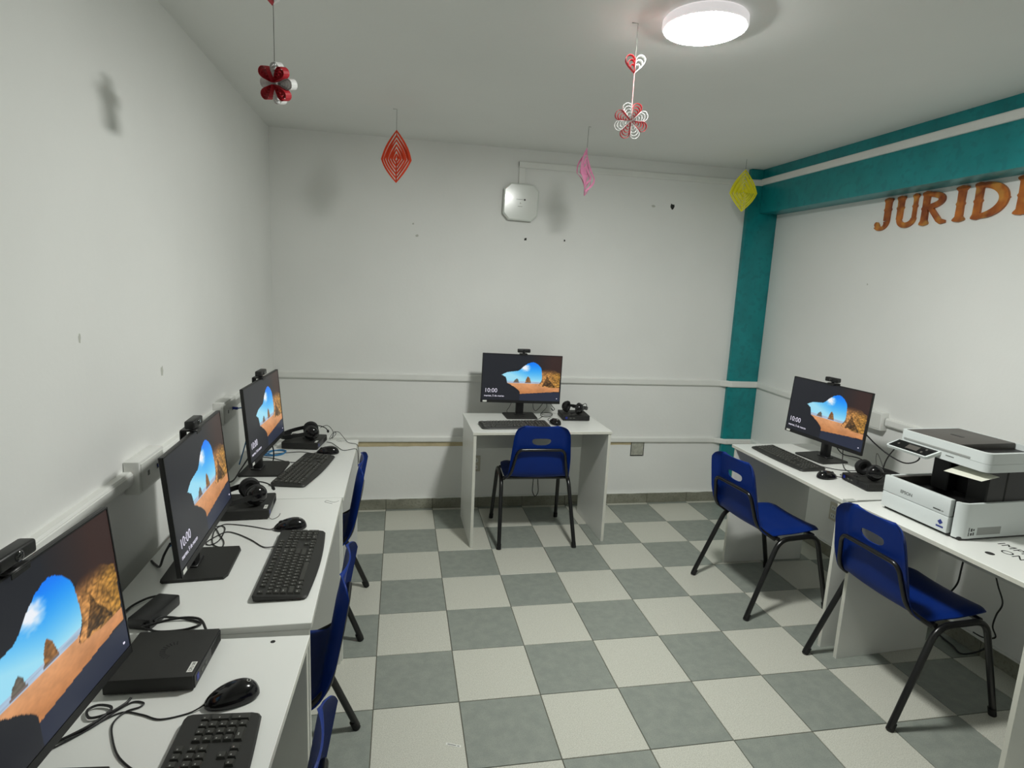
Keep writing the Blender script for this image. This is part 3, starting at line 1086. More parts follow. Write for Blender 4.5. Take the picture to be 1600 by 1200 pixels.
def make_keyboard(label, loc, rz, separate, cord):
    """origin on the desk under the middle; local -Y is the user's side"""
    k = thing('keyboard', label, 'keyboard', loc, rz, 'black keyboards with cords')
    W, D = 0.447, 0.148
    # body outline: straight back edge, bowed front edge
    out = []
    for i in range(13):
        t = i / 12
        out.append((-W / 2 + 0.012 + (W - 0.024) * t, -D / 2 - 0.010 * math.sin(PI * t)))
    out += [(W / 2 - 0.003, -D / 2 + 0.006), (W / 2, -D / 2 + 0.018), (W / 2, D / 2 - 0.012), (W / 2 - 0.004, D / 2 - 0.003), (W / 2 - 0.012, D / 2),
            (-W / 2 + 0.012, D / 2), (-W / 2 + 0.004, D / 2 - 0.003), (-W / 2, D / 2 - 0.012), (-W / 2, -D / 2 + 0.018), (-W / 2 + 0.003, -D / 2 + 0.006)]
    n = len(out)
    vs = [(x * 0.985, y * 0.97, 0.0015) for x, y in out] + [(x, y, slope(y) - 0.008) for x, y in out] + [(x * 0.985, y * 0.96, slope(y) - 0.0035) for x, y in out]
    fs = [tuple(reversed(range(n))), tuple(range(2 * n, 3 * n))]
    for L in (0, n):
        fs += [(L + i, L + (i + 1) % n, L + n + (i + 1) % n, L + n + i) for i in range(n)]
    MB().add(vs, fs).build('body', 'keyboard_body', k, True)
    if separate:
        for (x, y, wu, hu) in KEYS:
            shared('key', key_mesh(wu, hu), k, (x, y, slope(y) - 0.0040), (R(3.1), 0, 0))
    else:
        mb = MB()
        for (x, y, wu, hu) in KEYS:
            me = key_mesh(wu, hu)
            mb.add([v.co.copy() for v in me.vertices], [tuple(p.vertices) for p in me.polygons], Matrix.Translation((x, y, slope(y) - 0.0040)) @ Matrix.Rotation(R(3.1), 4, 'X'))
        tag(mb.build('keys', 'key_plastic', k), kind='stuff')
    # small printed legends on the key tops
    lg = MB()
    rnd = random.Random(5)
    for (x, y, wu, hu) in KEYS:
        if wu > 2:
            continue
        z = slope(y) + 0.0021
        ww = 0.0032 if wu <= 1 else 0.007
        for dx, dy in (((-0.003, 0.002),) if wu <= 1 else ((-0.004, 0.0015),)):
            lg.box((x + dx - ww / 2, y + dy - 0.0012, z - 0.0003), (x + dx + ww / 2, y + dy + 0.0012, z + 0.0004 + 0.00005 * (y > 0)))
    tag(lg.build('key_legends', 'legend_print', k), kind='stuff')
    # cord: points in world coordinates, turned into local ones
    if cord:
        Mi = Matrix.LocRotScale(Vector(loc), Matrix.Rotation(rz, 3, 'Z').to_quaternion(), None).inverted()
        cable('cord', [Mi @ Vector(p) for p in cord], 0.0019, 'cable_black', k)
    return k


def make_mouse(label, loc, rz, cord):
    """origin on the desk; local +Y is the cord end"""
    m = thing('mouse', label, 'mouse', loc, rz, 'black computer mice')
    nu, nv = 28, 10

    def surf(a, ph, k=1.0, dz=0.0):
        ca, sa = math.cos(a), math.sin(a)
        wid = 0.0315 * (1 - 0.10 * sa)
        x = wid * math.copysign(abs(ca) ** 0.85, ca) * math.cos(ph) ** 0.7
        y = 0.055 * math.copysign(abs(sa) ** 0.92, sa) * math.cos(ph) ** 0.7
        h = 0.0365 - 0.008 * (y / 0.055) - 0.006 * (y / 0.055) ** 2
        z = 0.0045 + h * math.sin(ph) * 0.9
        return Vector((x * k, y * k, z * k + dz))
    vs, fs = [], []
    for j in range(nv):
        ph = 0.5 * PI * j / nv
        vs += [surf(2 * PI * i / nu, ph) for i in range(nu)]
    vs.append(surf(0, 0.5 * PI - 1e-4))
    top = len(vs) - 1
    base = len(vs)
    vs += [Vector((surf(2 * PI * i / nu, 0).x * 0.94, surf(2 * PI * i / nu, 0).y * 0.95, 0.0008)) for i in range(nu)]
    for j in range(nv - 1):
        for i in range(nu):
            l = (i + 1) % nu
            fs.append((j * nu + i, j * nu + l, (j + 1) * nu + l, (j + 1) * nu + i))
    for i in range(nu):
        l = (i + 1) % nu
        fs.append(((nv - 1) * nu + i, (nv - 1) * nu + l, top))
        fs.append((base + i, base + l, l, i))
    fs.append(tuple(base + i for i in reversed(range(nu))))
    MB().add(vs, fs).build('body', 'black_gloss', m, True)
    # scroll wheel, split line between the buttons, printed mark on the palm
    MB().lathe([(0, -0.004), (0.008, -0.004), (0.0095, -0.002), (0.0095, 0.002), (0.008, 0.004), (0, 0.004)], 18, Matrix.Translation((0, 0.030, 0.0235)) @ Matrix.Rotation(R(90), 4, 'Y')).build('scroll_wheel', 'rubber', m, True)
    ln = []
    for i in range(10):
        y = 0.054 - i * 0.005
        k = min(1.0, (y / 0.0551))
        ph = math.acos(max(0.0, min(1.0, k)) ** (1 / 0.7)) if y > 0 else 0.5 * PI
        ln.append((0, y, surf(0.5 * PI, ph).z + 0.0002))
    MB().tube(ln, 0.0006, 4).build('button_seam', 'rubber', m)
    MB().tube([(0.0045 * math.cos(a), -0.034 + 0.0035 * math.sin(a), 0.0362 + 0.0004 * math.sin(a)) for a in [R(20 + 15 * i) for i in range(22)]], 0.0006, 4).build('printed_mark', 'sticker', m)
    if cord:
        Mi = Matrix.LocRotScale(Vector(loc), Matrix.Rotation(rz, 3, 'Z').to_quaternion(), None).inverted()
        pts = [Vector((0, 0.053, 0.008))] + [Mi @ Vector(p) for p in cord]
        cable('cord', pts, 0.0017, 'cable_black', m)
    return m


def make_pc(label, loc, rz, sticker=False, text=None):
    """mini computer lying flat; local -Y is its front"""
    p = thing('mini_computer', label, 'computer', loc, rz, 'black mini computers lying flat')
    W, H = 0.182, 0.0365
    MB().rbox((-W / 2, -W / 2, 0.003), (W / 2, W / 2, H), 0.0025, 2).build('case', 'black_matte', p, True)
    for sx in (-1, 1):
        for sy in (-1, 1):
            MB().lathe([(0, 0.0), (0.008, 0.0), (0.008, 0.0034), (0, 0.0034)], 12).build('foot', 'rubber', p, loc=(sx * 0.07, sy * 0.07, 0))
    fr = MB().rbox((-W / 2 + 0.003, -W / 2 - 0.0025, 0.005), (W / 2 - 0.003, -W / 2 + 0.002, H - 0.002), 0.001, 1).build('front_panel', 'black_plastic', p)
    for i in range(9):
        x = 0.020 + i * 0.0072
        MB().box((x, -W / 2 - 0.0030, 0.010), (x + 0.0030, -W / 2 - 0.0020, H - 0.007)).build('vent_slot', 'rubber', fr)
    MB().box((-0.076, -W / 2 - 0.0032, 0.014), (-0.063, -W / 2 - 0.0022, 0.028)).build('usb_port', 'port_blue', fr)
    MB().box((-0.048, -W / 2 - 0.0032, 0.016), (-0.034, -W / 2 - 0.0022, 0.022)).build('usb_port', 'cable_grey', fr)
    MB().box((-0.024, -W / 2 - 0.0032, 0.016), (-0.012, -W / 2 - 0.0022, 0.022)).build('usb_port', 'cable_grey', fr)
    # vent ring on the lid
    for i in range(12):
        a = PI * (0.08 + 0.84 * i / 11)
        MB().rbox((-0.0012, 0.022, 0), (0.0012, 0.034, 0.0006), 0.0002, 1).build('vent_slot', 'rubber', p, loc=(0.01, -0.02, H - 0.0001), rot=(0, 0, a - PI / 2))
    if sticker:
        s = MB().box((-0.018, -0.006, 0), (0.018, 0.006, 0.0004)).build('label_sticker', 'sticker', p, loc=(-0.058, -0.078, H))
        if text:
            shared('sticker_text', text_mesh('sticker_text', text, 0.0095, 'print_grey', 0.0001, 'CENTER'), s, (0, -0.0034, 0.0005))
    return p


def make_headset(label, loc, rz, tilt=0.0):
    """headset lying on its cups, band pointing to local +Y"""
    h = thing('headset', label, 'headset', loc, group='black headsets lying on the computers', rot=(0, 0, rz))
    rc = 0.039
    for sx in (-1, 1):
        M = Matrix.Translation((sx * 0.056, 0, rc + 0.001)) @ Matrix.Rotation(R(90 * sx), 4, 'Y')
        MB().lathe([(0, 0.021), (0.012, 0.0205), (0.025, 0.017), (0.033, 0.008), (0.036, 0.0), (0.036, -0.004), (0, -0.004)], 26, M).build('ear_cup', 'black_gloss', h, True)
        MB().lathe([(0.010, -0.004), (0.035, -0.003), (rc, -0.008), (rc, -0.016), (0.032, -0.021), (0.020, -0.020), (0.014, -0.010), (0, -0.010)], 26, M).build('ear_cushion', 'rubber', h, True)
    arc = []
    for i in range(25):
        a = PI * i / 24
        arc.append((0.072 * math.cos(a), 0.015 + 0.138 * math.sin(a) ** 0.85, rc + 0.004 - 0.026 * math.sin(a)))
    pts = [(0.074, -0.010, rc + 0.002)] + arc + [(-0.074, -0.010, rc + 0.002)]
    MB().tube(pts, 0.01, 4, flat=(0.0022, 0.0095)).build('headband', 'black_plastic', h, True)
    pad = arc[5:20]
    MB().tube([(x * 0.94, y - 0.007, z) for x, y, z in pad], 0.01, 4, flat=(0.0045, 0.012)).build('headband_pad', 'rubber', h, True)
    mic = smooth_path([(0.084, 0.0, rc), (0.088, -0.040, rc + 0.004), (0.075, -0.075, rc - 0.006), (0.045, -0.088, rc - 0.018)], 6)
    b = MB().tube(mic, 0.0026, 7).build('microphone_boom', 'black_plastic', h, True)
    MB().lathe([(0, -0.012), (0.005, -0.010), (0.0068, 0), (0.005, 0.009), (0, 0.011)], 12, Matrix.Translation(mic[-1]) @ Matrix.Rotation(R(80), 4, 'Y')).build('microphone_tip', 'rubber', b, True)
    return h


def headset_cord(h, pts, r=0.0015):
    Mi = h.matrix_basis.inverted()
    cable('cord', [Mi @ Vector(p) for p in pts], r, 'cable_black', h)


def flat(pts, z):
    return [(x, y, z) for x, y in pts]


def lying(name, label, pts, r, m, cat='cable'):
    o = Vector(pts[0])
    return tag(cable(name, [Vector(p) for p in pts], r, m), label, cat)


# ---- left row, nearest station
Z1 = 0.722
monL1 = make_monitor('monitor nearest the viewer on the left, only part of its screen in view', (-0.517, -3.040, Z1), R(86.5), 5.0, base_off=-0.045)
make_webcam('webcam on the nearest left monitor at the picture edge', monL1)
make_keyboard('keyboard on the nearest left desk, cut off by the bottom of the picture', (-0.262, -3.100, Z1), R(90), True,
              [(-0.336, -3.02, Z1 + 0.008)] + flat([(-0.372, -3.005), (-0.425, -2.960), (-0.461, -2.903), (-0.475, -2.865), (-0.465, -2.835), (-0.443, -2.824), (-0.440, -2.812), (-0.462, -2.806), (-0.484, -2.829), (-0.509, -2.867), (-0.545, -2.896), (-0.60, -2.93)], Z1 + 0.0025))
make_mouse('mouse on the nearest left desk beside the mini computer', (-0.262, -2.822, Z1), R(90 + 20), flat([(-0.338, -2.855), (-0.388, -2.866), (-0.428, -2.848), (-0.467, -2.835), (-0.493, -2.850), (-0.515, -2.878), (-0.545, -2.91), (-0.60, -2.96)], Z1 + 0.0022))
make_pc('mini computer on the nearest left desk with a white label and no headset on it', (-0.440, -2.690, Z1), R(90 - 1.5), True, 'CPU 08')
pb = thing('power_adapter', 'black power brick with coiled lead behind the nearest mini computer', 'adapter', (-0.530, -2.500, DZ), R(-14))
pb.location = (-0.532, -2.500, DZ)
MB().rbox((-0.030, -0.062, 0.0005), (0.030, 0.062, 0.031), 0.005, 2).build('body', 'black_plastic', pb, True)
MB().tube(smooth_path([(0.012, -0.060, 0.016), (0.030, -0.080, 0.026), (0.085, -0.045, 0.029), (0.135, -0.030, 0.024), (0.165, -0.050, 0.012), (0.185, -0.078, 0.004), (0.19, -0.12, 0.003)], 6), 0.0032, 8).build('cord', 'cable_black', pb, True)
MB().tube(smooth_path([(0.010, -0.058, 0.010), (0.050, -0.066, 0.004), (0.110, -0.050, 0.004), (0.135, -0.020, 0.004), (0.090, -0.006, 0.004), (0.036, -0.020, 0.014), (0.032, -0.05, 0.02)], 6), 0.0030, 8).build('cord', 'cable_black', pb, True)
MB().tube(smooth_path([(-0.010, 0.060, 0.016), (-0.030, 0.080, 0.012), (-0.065, 0.070, 0.008), (-0.085, 0.030, 0.005), (-0.080, -0.02, 0.004)], 6), 0.0030, 8).build('cord', 'cable_black', pb, True)
lying('signal_cable', 'tangled black cable under the nearest left monitor', flat([(-0.470, -2.798), (-0.474, -2.814), (-0.496, -2.841), (-0.525, -2.849), (-0.540, -2.825), (-0.524, -2.812), (-0.495, -2.825), (-0.508, -2.861), (-0.542, -2.898), (-0.600, -2.94)], Z1 + 0.006), 0.0028, 'cable_black')

# ---- left row, middle station
monL2 = make_monitor('middle monitor of the left row', (-0.504, -2.216, DZ), R(92.0), 5.0)
make_webcam('webcam on the middle monitor of the left row', monL2)
make_keyboard('keyboard on the middle left desk', (-0.236, -2.236, DZ), R(90 + 0.4), True,
              [(-0.310, -2.125, DZ + 0.008)] + flat([(-0.349, -2.113), (-0.400, -2.055), (-0.458, -2.001), (-0.497, -1.983), (-0.521, -2.017), (-0.538, -2.064), (-0.519, -2.083), (-0.502, -2.046), (-0.508, -1.960), (-0.529, -1.929), (-0.539, -1.973), (-0.516, -2.072), (-0.481, -2.102), (-0.484, -2.062), (-0.514, -2.004), (-0.548, -1.942), (-0.60, -1.92)], DZ + 0.0025))
make_mouse('mouse on the middle left desk', (-0.290, -1.965, DZ), R(90 + 8), flat([(-0.360, -1.972), (-0.414, -1.946), (-0.465, -1.926), (-0.515, -1.914), (-0.534, -1.928), (-0.560, -1.941), (-0.61, -1.96)], DZ + 0.0022))
make_pc('mini computer on the middle left desk under a headset', (-0.478, -1.790, DZ), R(90 + 3), True, 'CPU')
hs2 = make_headset('headset on the mini computer behind the middle left monitor', (-0.455, -1.785, DZ + 0.0372), R(90 + 28))
headset_cord(hs2, [(-0.50, -1.70, DZ + 0.06), (-0.56, -1.69, DZ + 0.04), (-0.60, -1.72, DZ + 0.004), (-0.62, -1.80, DZ + 0.003)])
lying('usb_cable', 'thin grey loose wire end in front of the middle mini computer', [(-0.384, -1.876, DZ + 0.010), (-0.368, -1.880, DZ + 0.002), (-0.352, -1.858, DZ + 0.002), (-0.350, -1.828, DZ + 0.002)], 0.0012, 'cable_grey')
lying('power_cable', 'black power lead dropping behind the middle left monitor to the wall', [(-0.560, -2.300, DZ + 0.11), (-0.590, -2.270, DZ + 0.06), (-0.612, -2.245, DZ + 0.014), (-0.635, -2.215, DZ + 0.005), (-0.658, -2.185, DZ + 0.004)], 0.0035, 'cable_black')

# ---- left row, farthest station
monL3 = make_monitor('farthest monitor of the left row, near the back wall', (-0.520, -1.290, DZ), R(87.0), 4.5)
make_webcam('webcam on the farthest monitor of the left row', monL3)
make_keyboard('keyboard on the farthest left desk', (-0.336, -1.318, DZ), R(90 - 10.5), False,
              [(-0.395, -1.215, DZ + 0.008)] + flat([(-0.435, -1.187), (-0.504, -1.133), (-0.561, -1.105), (-0.62, -1.10)], DZ + 0.0025))
make_mouse('mouse on the farthest left desk', (-0.268, -1.045, DZ), R(90 + 4), flat([(-0.345, -1.045), (-0.40, -1.02), (-0.46, -1.03), (-0.53, -1.05)], DZ + 0.0022))
make_pc('mini computer on the farthest left desk under a headset', (-0.405, -0.882, DZ), R(90 - 8), True, None)
hs3 = make_headset('headset on the mini computer of the farthest left desk, its band toward the wall', (-0.372, -0.880, DZ + 0.0372), R(90 + 10))
headset_cord(hs3, [(-0.335, -0.81, DZ + 0.075), (-0.300, -0.80, DZ + 0.085), (-0.275, -0.795, DZ + 0.060), (-0.268, -0.80, DZ + 0.030), (-0.285, -0.81, DZ + 0.010), (-0.280, -0.83, DZ + 0.030), (-0.262, -0.80, DZ + 0.050), (-0.255, -0.79, DZ + 0.035), (-0.275, -0.80, DZ + 0.012),
                   (-0.262, -0.805, DZ + 0.045), (-0.240, -0.79, DZ + 0.045), (-0.215, -0.80, DZ + 0.020), (-0.186, -0.848, DZ + 0.003), (-0.140, -0.885, DZ + 0.003), (-0.126, -0.93, DZ - 0.01), (-0.122, -0.95, DZ - 0.08)])
lying('audio_cable', 'thin black cable trailing off the front edge of the farthest left desk', flat([(-0.298, -0.840), (-0.270, -0.857), (-0.237, -0.923), (-0.199, -0.997), (-0.161, -0.983), (-0.139, -0.972)], DZ + 0.0025) + [(-0.126, -0.985, DZ - 0.012), (-0.124, -0.99, DZ - 0.09)], 0.0015, 'cable_black')
lying('network_cable', 'light blue cable coiled under the farthest left monitor', flat([(-0.62, -1.10), (-0.566, -1.078), (-0.543, -1.010), (-0.503, -0.985), (-0.476, -1.010), (-0.486, -1.067), (-0.535, -1.087), (-0.569, -1.064), (-0.549, -1.000), (-0.490, -1.000), (-0.478, -1.04), (-0.52, -1.075), (-0.57, -1.04)], DZ + 0.004), 0.0028, 'cable_blue')
lying('power_cable', 'black power lead behind the farthest left monitor', [(-0.545, -1.45, DZ + 0.11), (-0.575, -1.475, DZ + 0.06), (-0.60, -1.49, DZ + 0.02), (-0.63, -1.47, DZ + 0.005), (-0.66, -1.42, DZ + 0.004)], 0.0035, 'cable_black')
lying('signal_cable', 'black cable looping below the farthest left monitor', [(-0.515, -1.18, DZ + 0.12), (-0.505, -1.16, DZ + 0.05), (-0.505, -1.185, DZ + 0.004), (-0.530, -1.205, DZ + 0.004), (-0.60, -1.20, DZ + 0.004)], 0.0030, 'cable_black')

# ---- back station
monB = make_monitor('monitor on the back desk facing the viewer', (0.893, -0.205, DZ), R(0), 3.0, 1.2)
make_webcam('webcam on the back desk monitor', monB)
make_keyboard('keyboard on the back desk', (0.805, -0.478, DZ), R(4.0), False, [(0.90, -0.395, DZ + 0.008), (0.94, -0.36, DZ + 0.003), (1.00, -0.30, DZ + 0.003), (1.05, -0.22, DZ + 0.003)])
make_mouse('mouse on the back desk beside the keyboard', (1.083, -0.425, DZ), R(12), [(1.062, -0.345, DZ + 0.003), (1.068, -0.30, DZ + 0.003), (1.10, -0.25, DZ + 0.003)])
make_pc('mini computer on the back desk under a headset', (1.258, -0.252, DZ), R(-3))
hsB = make_headset('headset on the mini computer of the back desk', (1.245, -0.270, DZ + 0.0372), R(-46))
headset_cord(hsB, [(1.30, -0.28, DZ + 0.085), (1.33, -0.27, DZ + 0.105), (1.345, -0.265, DZ + 0.088), (1.33, -0.265, DZ + 0.070), (1.312, -0.27, DZ + 0.085), (1.318, -0.265, DZ + 0.10)], 0.0022)
lying('signal_cable', 'black cables hanging below the back desk monitor and coiled beside its stand', [(0.985, -0.185, DZ + 0.10), (0.990, -0.18, DZ + 0.055), (1.005, -0.19, DZ + 0.035), (1.03, -0.19, DZ + 0.055), (1.07, -0.18, DZ + 0.10), (1.085, -0.18, DZ + 0.06), (1.04, -0.20, DZ + 0.012), (1.06, -0.235, DZ + 0.004), (1.106, -0.225, DZ + 0.006), (1.135, -0.15, DZ + 0.006), (1.10, -0.13, DZ + 0.008), (1.05, -0.16, DZ + 0.010), (1.06, -0.22, DZ + 0.012), (1.12, -0.20, DZ + 0.010)], 0.0022, 'cable_black')
lying('power_cable', 'black power lead from the back monitor to its mini computer', [(1.10, -0.185, DZ + 0.11), (1.12, -0.18, DZ + 0.07), (1.145, -0.17, DZ + 0.045), (1.135, -0.16, DZ + 0.03), (1.125, -0.15, DZ + 0.045), (1.14, -0.145, DZ + 0.03)], 0.0022, 'cable_black')
lying('power_cable', 'loop of black cable hanging under the back desk', [(1.030, -0.16, 0.505), (1.026, -0.16, 0.36), (1.021, -0.16, 0.233), (1.022, -0.16, 0.180), (1.042, -0.16, 0.147), (1.062, -0.16, 0.180), (1.056, -0.16, 0.26), (1.048, -0.16, 0.36), (1.044, -0.16, 0.505)], 0.0030, 'cable_black')
lying('plug_lead', 'short black lead standing behind the base of the back monitor', [(0.83, -0.12, DZ + 0.004), (0.815, -0.13, DZ + 0.02), (0.83, -0.14, DZ + 0.05), (0.845, -0.15, DZ + 0.09)], 0.0016, 'cable_black')

# ---- right station
monR = make_monitor('monitor on the right-hand desk by the teal column', (2.420, -1.228, DZ), R(-90 + 5.6), 4.0)
make_webcam('webcam on the right-hand monitor', monR)
make_keyboard('keyboard on the right-hand desk', (2.197, -1.232, DZ), R(-90 + 1.0), False, [(2.275, -1.32, DZ + 0.008), (2.30, -1.37, DZ + 0.003), (2.36, -1.44, DZ + 0.003), (2.45, -1.46, DZ + 0.003)])
make_mouse('mouse on the right-hand desk beside the keyboard', (2.198, -1.553, DZ), R(-90 + 6), [(2.275, -1.550, DZ + 0.003), (2.300, -1.556, DZ + 0.004), (2.330, -1.548, DZ + 0.004), (2.335, -1.528, DZ + 0.005), (2.310, -1.520, DZ + 0.007), (2.292, -1.535, DZ + 0.008), (2.33, -1.555, DZ + 0.004), (2.42, -1.545, DZ + 0.003)])
make_pc('mini computer on the right-hand desk under a headset, beside the printer', (2.352, -1.668, DZ), R(-90 - 3))
hsR = make_headset('headset on the mini computer beside the printer', (2.330, -1.665, DZ + 0.0372), R(-90 - 10))
headset_cord(hsR, [(2.40, -1.62, DZ + 0.08), (2.45, -1.58, DZ + 0.06), (2.47, -1.55, DZ + 0.10), (2.48, -1.54, DZ + 0.12), (2.475, -1.56, DZ + 0.115), (2.47, -1.60, DZ + 0.07)])
lying('power_cable', 'grey-black power lead looping from the right monitor down to the mini computer', [(2.45, -1.46, DZ + 0.22), (2.50, -1.50, DZ + 0.16), (2.54, -1.56, DZ + 0.115), (2.56, -1.64, DZ + 0.10), (2.57, -1.70, DZ + 0.14), (2.56, -1.68, DZ + 0.20), (2.545, -1.62, DZ + 0.20), (2.53, -1.585, DZ + 0.15), (2.50, -1.58, DZ + 0.09), (2.48, -1.59, DZ + 0.02)], 0.0035, 'cable_black')
lying('signal_cable', 'black cable with a connector below the right-hand monitor', [(2.44, -1.30, DZ + 0.10), (2.445, -1.32, DZ + 0.075), (2.45, -1.36, DZ + 0.060), (2.47, -1.44, DZ + 0.065), (2.48, -1.52, DZ + 0.050), (2.475, -1.585, DZ + 0.030)], 0.0030, 'cable_black')
lying('signal_cable', 'black cable hanging from the right-hand monitor onto the desk', [(2.435, -1.36, DZ + 0.11), (2.432, -1.37, DZ + 0.06), (2.42, -1.39, DZ + 0.025), (2.40, -1.44, DZ + 0.004), (2.39, -1.52, DZ + 0.004)], 0.0024, 'cable_black')

# ---- cables under the right-hand desks
lying('power_cable', 'black power lead hanging from under the printer desk to the floor by the wall', [(2.70, -1.90, 0.50), (2.70, -1.895, 0.40), (2.705, -1.885, 0.32), (2.72, -1.84, 0.24), (2.735, -1.79, 0.16), (2.745, -1.77, 0.08), (2.74, -1.80, 0.012), (2.72, -1.90, 0.008), (2.70, -1.97, 0.010), (2.715, -2.03, 0.06), (2.73, -2.06, 0.11)], 0.0040, 'cable_black')
lying('power_cable', 'black cable dangling at the near end under the printer desk', [(2.72, -2.02, 0.48), (2.725, -2.05, 0.40), (2.73, -2.08, 0.33), (2.735, -2.06, 0.26), (2.735, -2.055, 0.20), (2.735, -2.075, 0.16), (2.73, -2.03, 0.13), (2.73, -1.98, 0.125)], 0.0036, 'cable_black')
lying('network_cable', 'thin grey cable slanting down the right wall under the printer desk', [(2.79, -1.66, 0.42), (2.788, -1.60, 0.34), (2.788, -1.54, 0.26), (2.789, -1.50, 0.20)], 0.0028, 'cable_grey')

# ================================================================== printer
PRX, PRY, PRZ = 2.165, -2.119, DZ + 0.004
pr = thing('printer', 'white and black multifunction printer on the right-hand desk', 'printer', (PRX, PRY, PRZ), R(-90 + 2.5))
PW, PD = 0.350, 0.360          # local x: user's left to right, local y: depth; front at y = 0
# lower body: base skirt, front cassette panels, side shells, dark well
MB().rbox((-PW / 2 + 0.004, 0.010, 0.0), (PW / 2 - 0.004, PD - 0.004, 0.014), 0.003, 1).build('base_skirt', 'printer_black', pr)
fx1 = PW / 2 - 0.046
MB().rbox((-PW / 2, -0.006, 0.012), (fx1, 0.020, 0.0775), 0.003, 2).build('cassette', 'printer_white', pr, True)
tray = MB().rbox((-PW / 2, -0.006, 0.0790), (fx1, 0.016, 0.148), 0.003, 2).build('front_cover', 'printer_white', pr, True)
shared('brand_lettering', text_mesh('brand_lettering', 'EPSON', 0.0185, 'logo_grey', 0.0003, 'CENTER', bold=0.0004), tray, (-0.062, -0.0064, 0.098), (R(90), 0, 0))
MB().box((0.062, -0.0066, 0.0895), (0.094, -0.0058, 0.0940)).build('model_plate', 'print_grey', tray)
MB().box((0.097, -0.0066, 0.0900), (0.106, -0.0058, 0.0935)).build('model_mark', 'logo_grey', tray)
lg = MB()
lg.prism([(0, -0.011), (0.011, 0), (0, 0.011), (-0.011, 0)], 0.0, 0.0006)
lg.box((-0.015, -0.022, 0.0), (0.015, -0.015, 0.0006))
lg.build('blue_emblem', 'logo_blue', pr, loc=(0.100, -0.0062, 0.048), rot=(R(90), 0, 0))
MB().rbox((-PW / 2, 0.0205, 0.012), (-PW / 2 + 0.012, PD - 0.010, 0.148), 0.003, 2).build('side_shell', 'printer_white', pr, True)
# near side shell with a big rounded front corner
prof = [(PW / 2 - 0.034, 0.004)] + [(PW / 2 - 0.034 + 0.034 * math.sin(a), 0.038 - 0.034 * math.cos(a)) for a in [R(10 * i) for i in range(10)]] + [(PW / 2, PD - 0.008), (PW / 2 - 0.012, PD - 0.008), (PW / 2 - 0.012, 0.040), (PW / 2 - 0.022, 0.020), (PW / 2 - 0.034, 0.016)]
ns_ = MB().prism(prof, 0.008, 0.146).build('side_shell', 'printer_white', pr, True)
MB().box((-0.0008, 0.0, 0.0), (0.0004, 0.115, 0.030)).build('rating_label', 'printer_grey', ns_, loc=(PW / 2, 0.085, 0.020))
m_ = MB()
for k, (a, b, c, d) in enumerate(((0, 0, 0.004, 0.016), (0, 0.018, 0.004, 0.034), (0.010, 0.002, 0.018, 0.012), (0.010, 0.018, 0.018, 0.030), (0.022, 0.002, 0.028, 0.014), (0.022, 0.020, 0.028, 0.028))):
    m_.box((-0.0008, a, b), (0.0004, c, d))
m_.build('printed_symbols', 'print_grey', ns_, loc=(PW / 2, 0.044, 0.018))
# dark interior: tank block, output well floor, stepped tray
MB().rbox((-PW / 2 + 0.0125, 0.0205, 0.015), (PW / 2 - 0.040, PD - 0.012, 0.100), 0.003, 1).build('output_well', 'printer_black', pr)
MB().rbox((-PW / 2 + 0.013, 0.0205, 0.1005), (-PW / 2 + 0.030, PD - 0.05, 0.1465), 0.002, 1).build('well_ledge', 'printer_lid', pr)
st = MB()
st.rbox((PW / 2 - 0.110, 0.045, 0.1005), (PW / 2 - 0.0405, PD - 0.06, 0.118), 0.003, 1)
st.rbox((-PW / 2 + 0.032, 0.12, 0.1005), (PW / 2 - 0.112, PD - 0.06, 0.110), 0.003, 1)
st.build('output_tray', 'printer_black', pr)
MB().rbox((-PW / 2 + 0.040, 0.205, 0.1185), (PW / 2 - 0.013, PD - 0.006, 0.2740), 0.004, 1).build('rear_body', 'printer_black', pr)
MB().rbox((PW / 2 - 0.095, 0.118, 0.1185), (PW / 2 - 0.014, 0.2045, 0.2740), 0.004, 1).build('near_pillar', 'printer_black', pr)
MB().rbox((-PW / 2 + 0.075, 0.150, 0.1185), (-PW / 2 + 0.150, 0.2045, 0.2740), 0.004, 1).build('far_pillar', 'printer_black', pr)
# scanner unit, rounded corners, recessed dark top
sy0, sy1 = 0.050, PD + 0.004
SX0, SX1 = -0.189, 0.196
sc = MB()
sc.prism(rrect(SX0, sy0, SX1, sy1, 0.026, 6), 0.2745, 0.306)
sc_o = sc.build('scanner_body', 'printer_white', pr, True)
sc2 = MB()
outl = rrect(SX0, sy0, SX1, sy1, 0.026, 6)
inn = [((SX0 + SX1) / 2 + (x - (SX0 + SX1) / 2) * 0.93, (sy0 + sy1) / 2 + (y - (sy0 + sy1) / 2) * 0.90) for x, y in outl]
n = len(outl)
vs = [(x, y, 0.3068) for x, y in outl] + [(x, y, 0.3475) for x, y in outl] + [(x, y, 0.3475) for x, y in inn] + [(x, y, 0.319) for x, y in inn]
fs = []
for L in (0, n, 2 * n):
    fs += [(L + i, L + (i + 1) % n, L + n + (i + 1) % n, L + n + i) for i in range(n)]
fs += [tuple(reversed(range(n))), tuple(range(3 * n, 4 * n))]
sc2.add(vs, fs).build('scanner_lid', 'printer_white', pr, True)
# document feeder cover filling the far two thirds of the top; dark tray in the rest
MB().rbox((SX0 + 0.014, sy0 + 0.017, 0.3195), (SX1 - 0.130, sy1 - 0.017, 0.3490), 0.003, 2).build('feeder_cover', 'printer_lid', pr, True)
MB().rbox((-0.080, 0.190, 0.3485), (-0.030, 0.206, 0.3503), 0.0006, 1).build('feeder_grip', 'printer_black', pr)
MB().rbox((SX1 - 0.1295, sy0 + 0.018, 0.3192), (SX1 - 0.016, sy1 - 0.018, 0.325), 0.001, 1).build('feeder_tray', 'printer_black', pr)
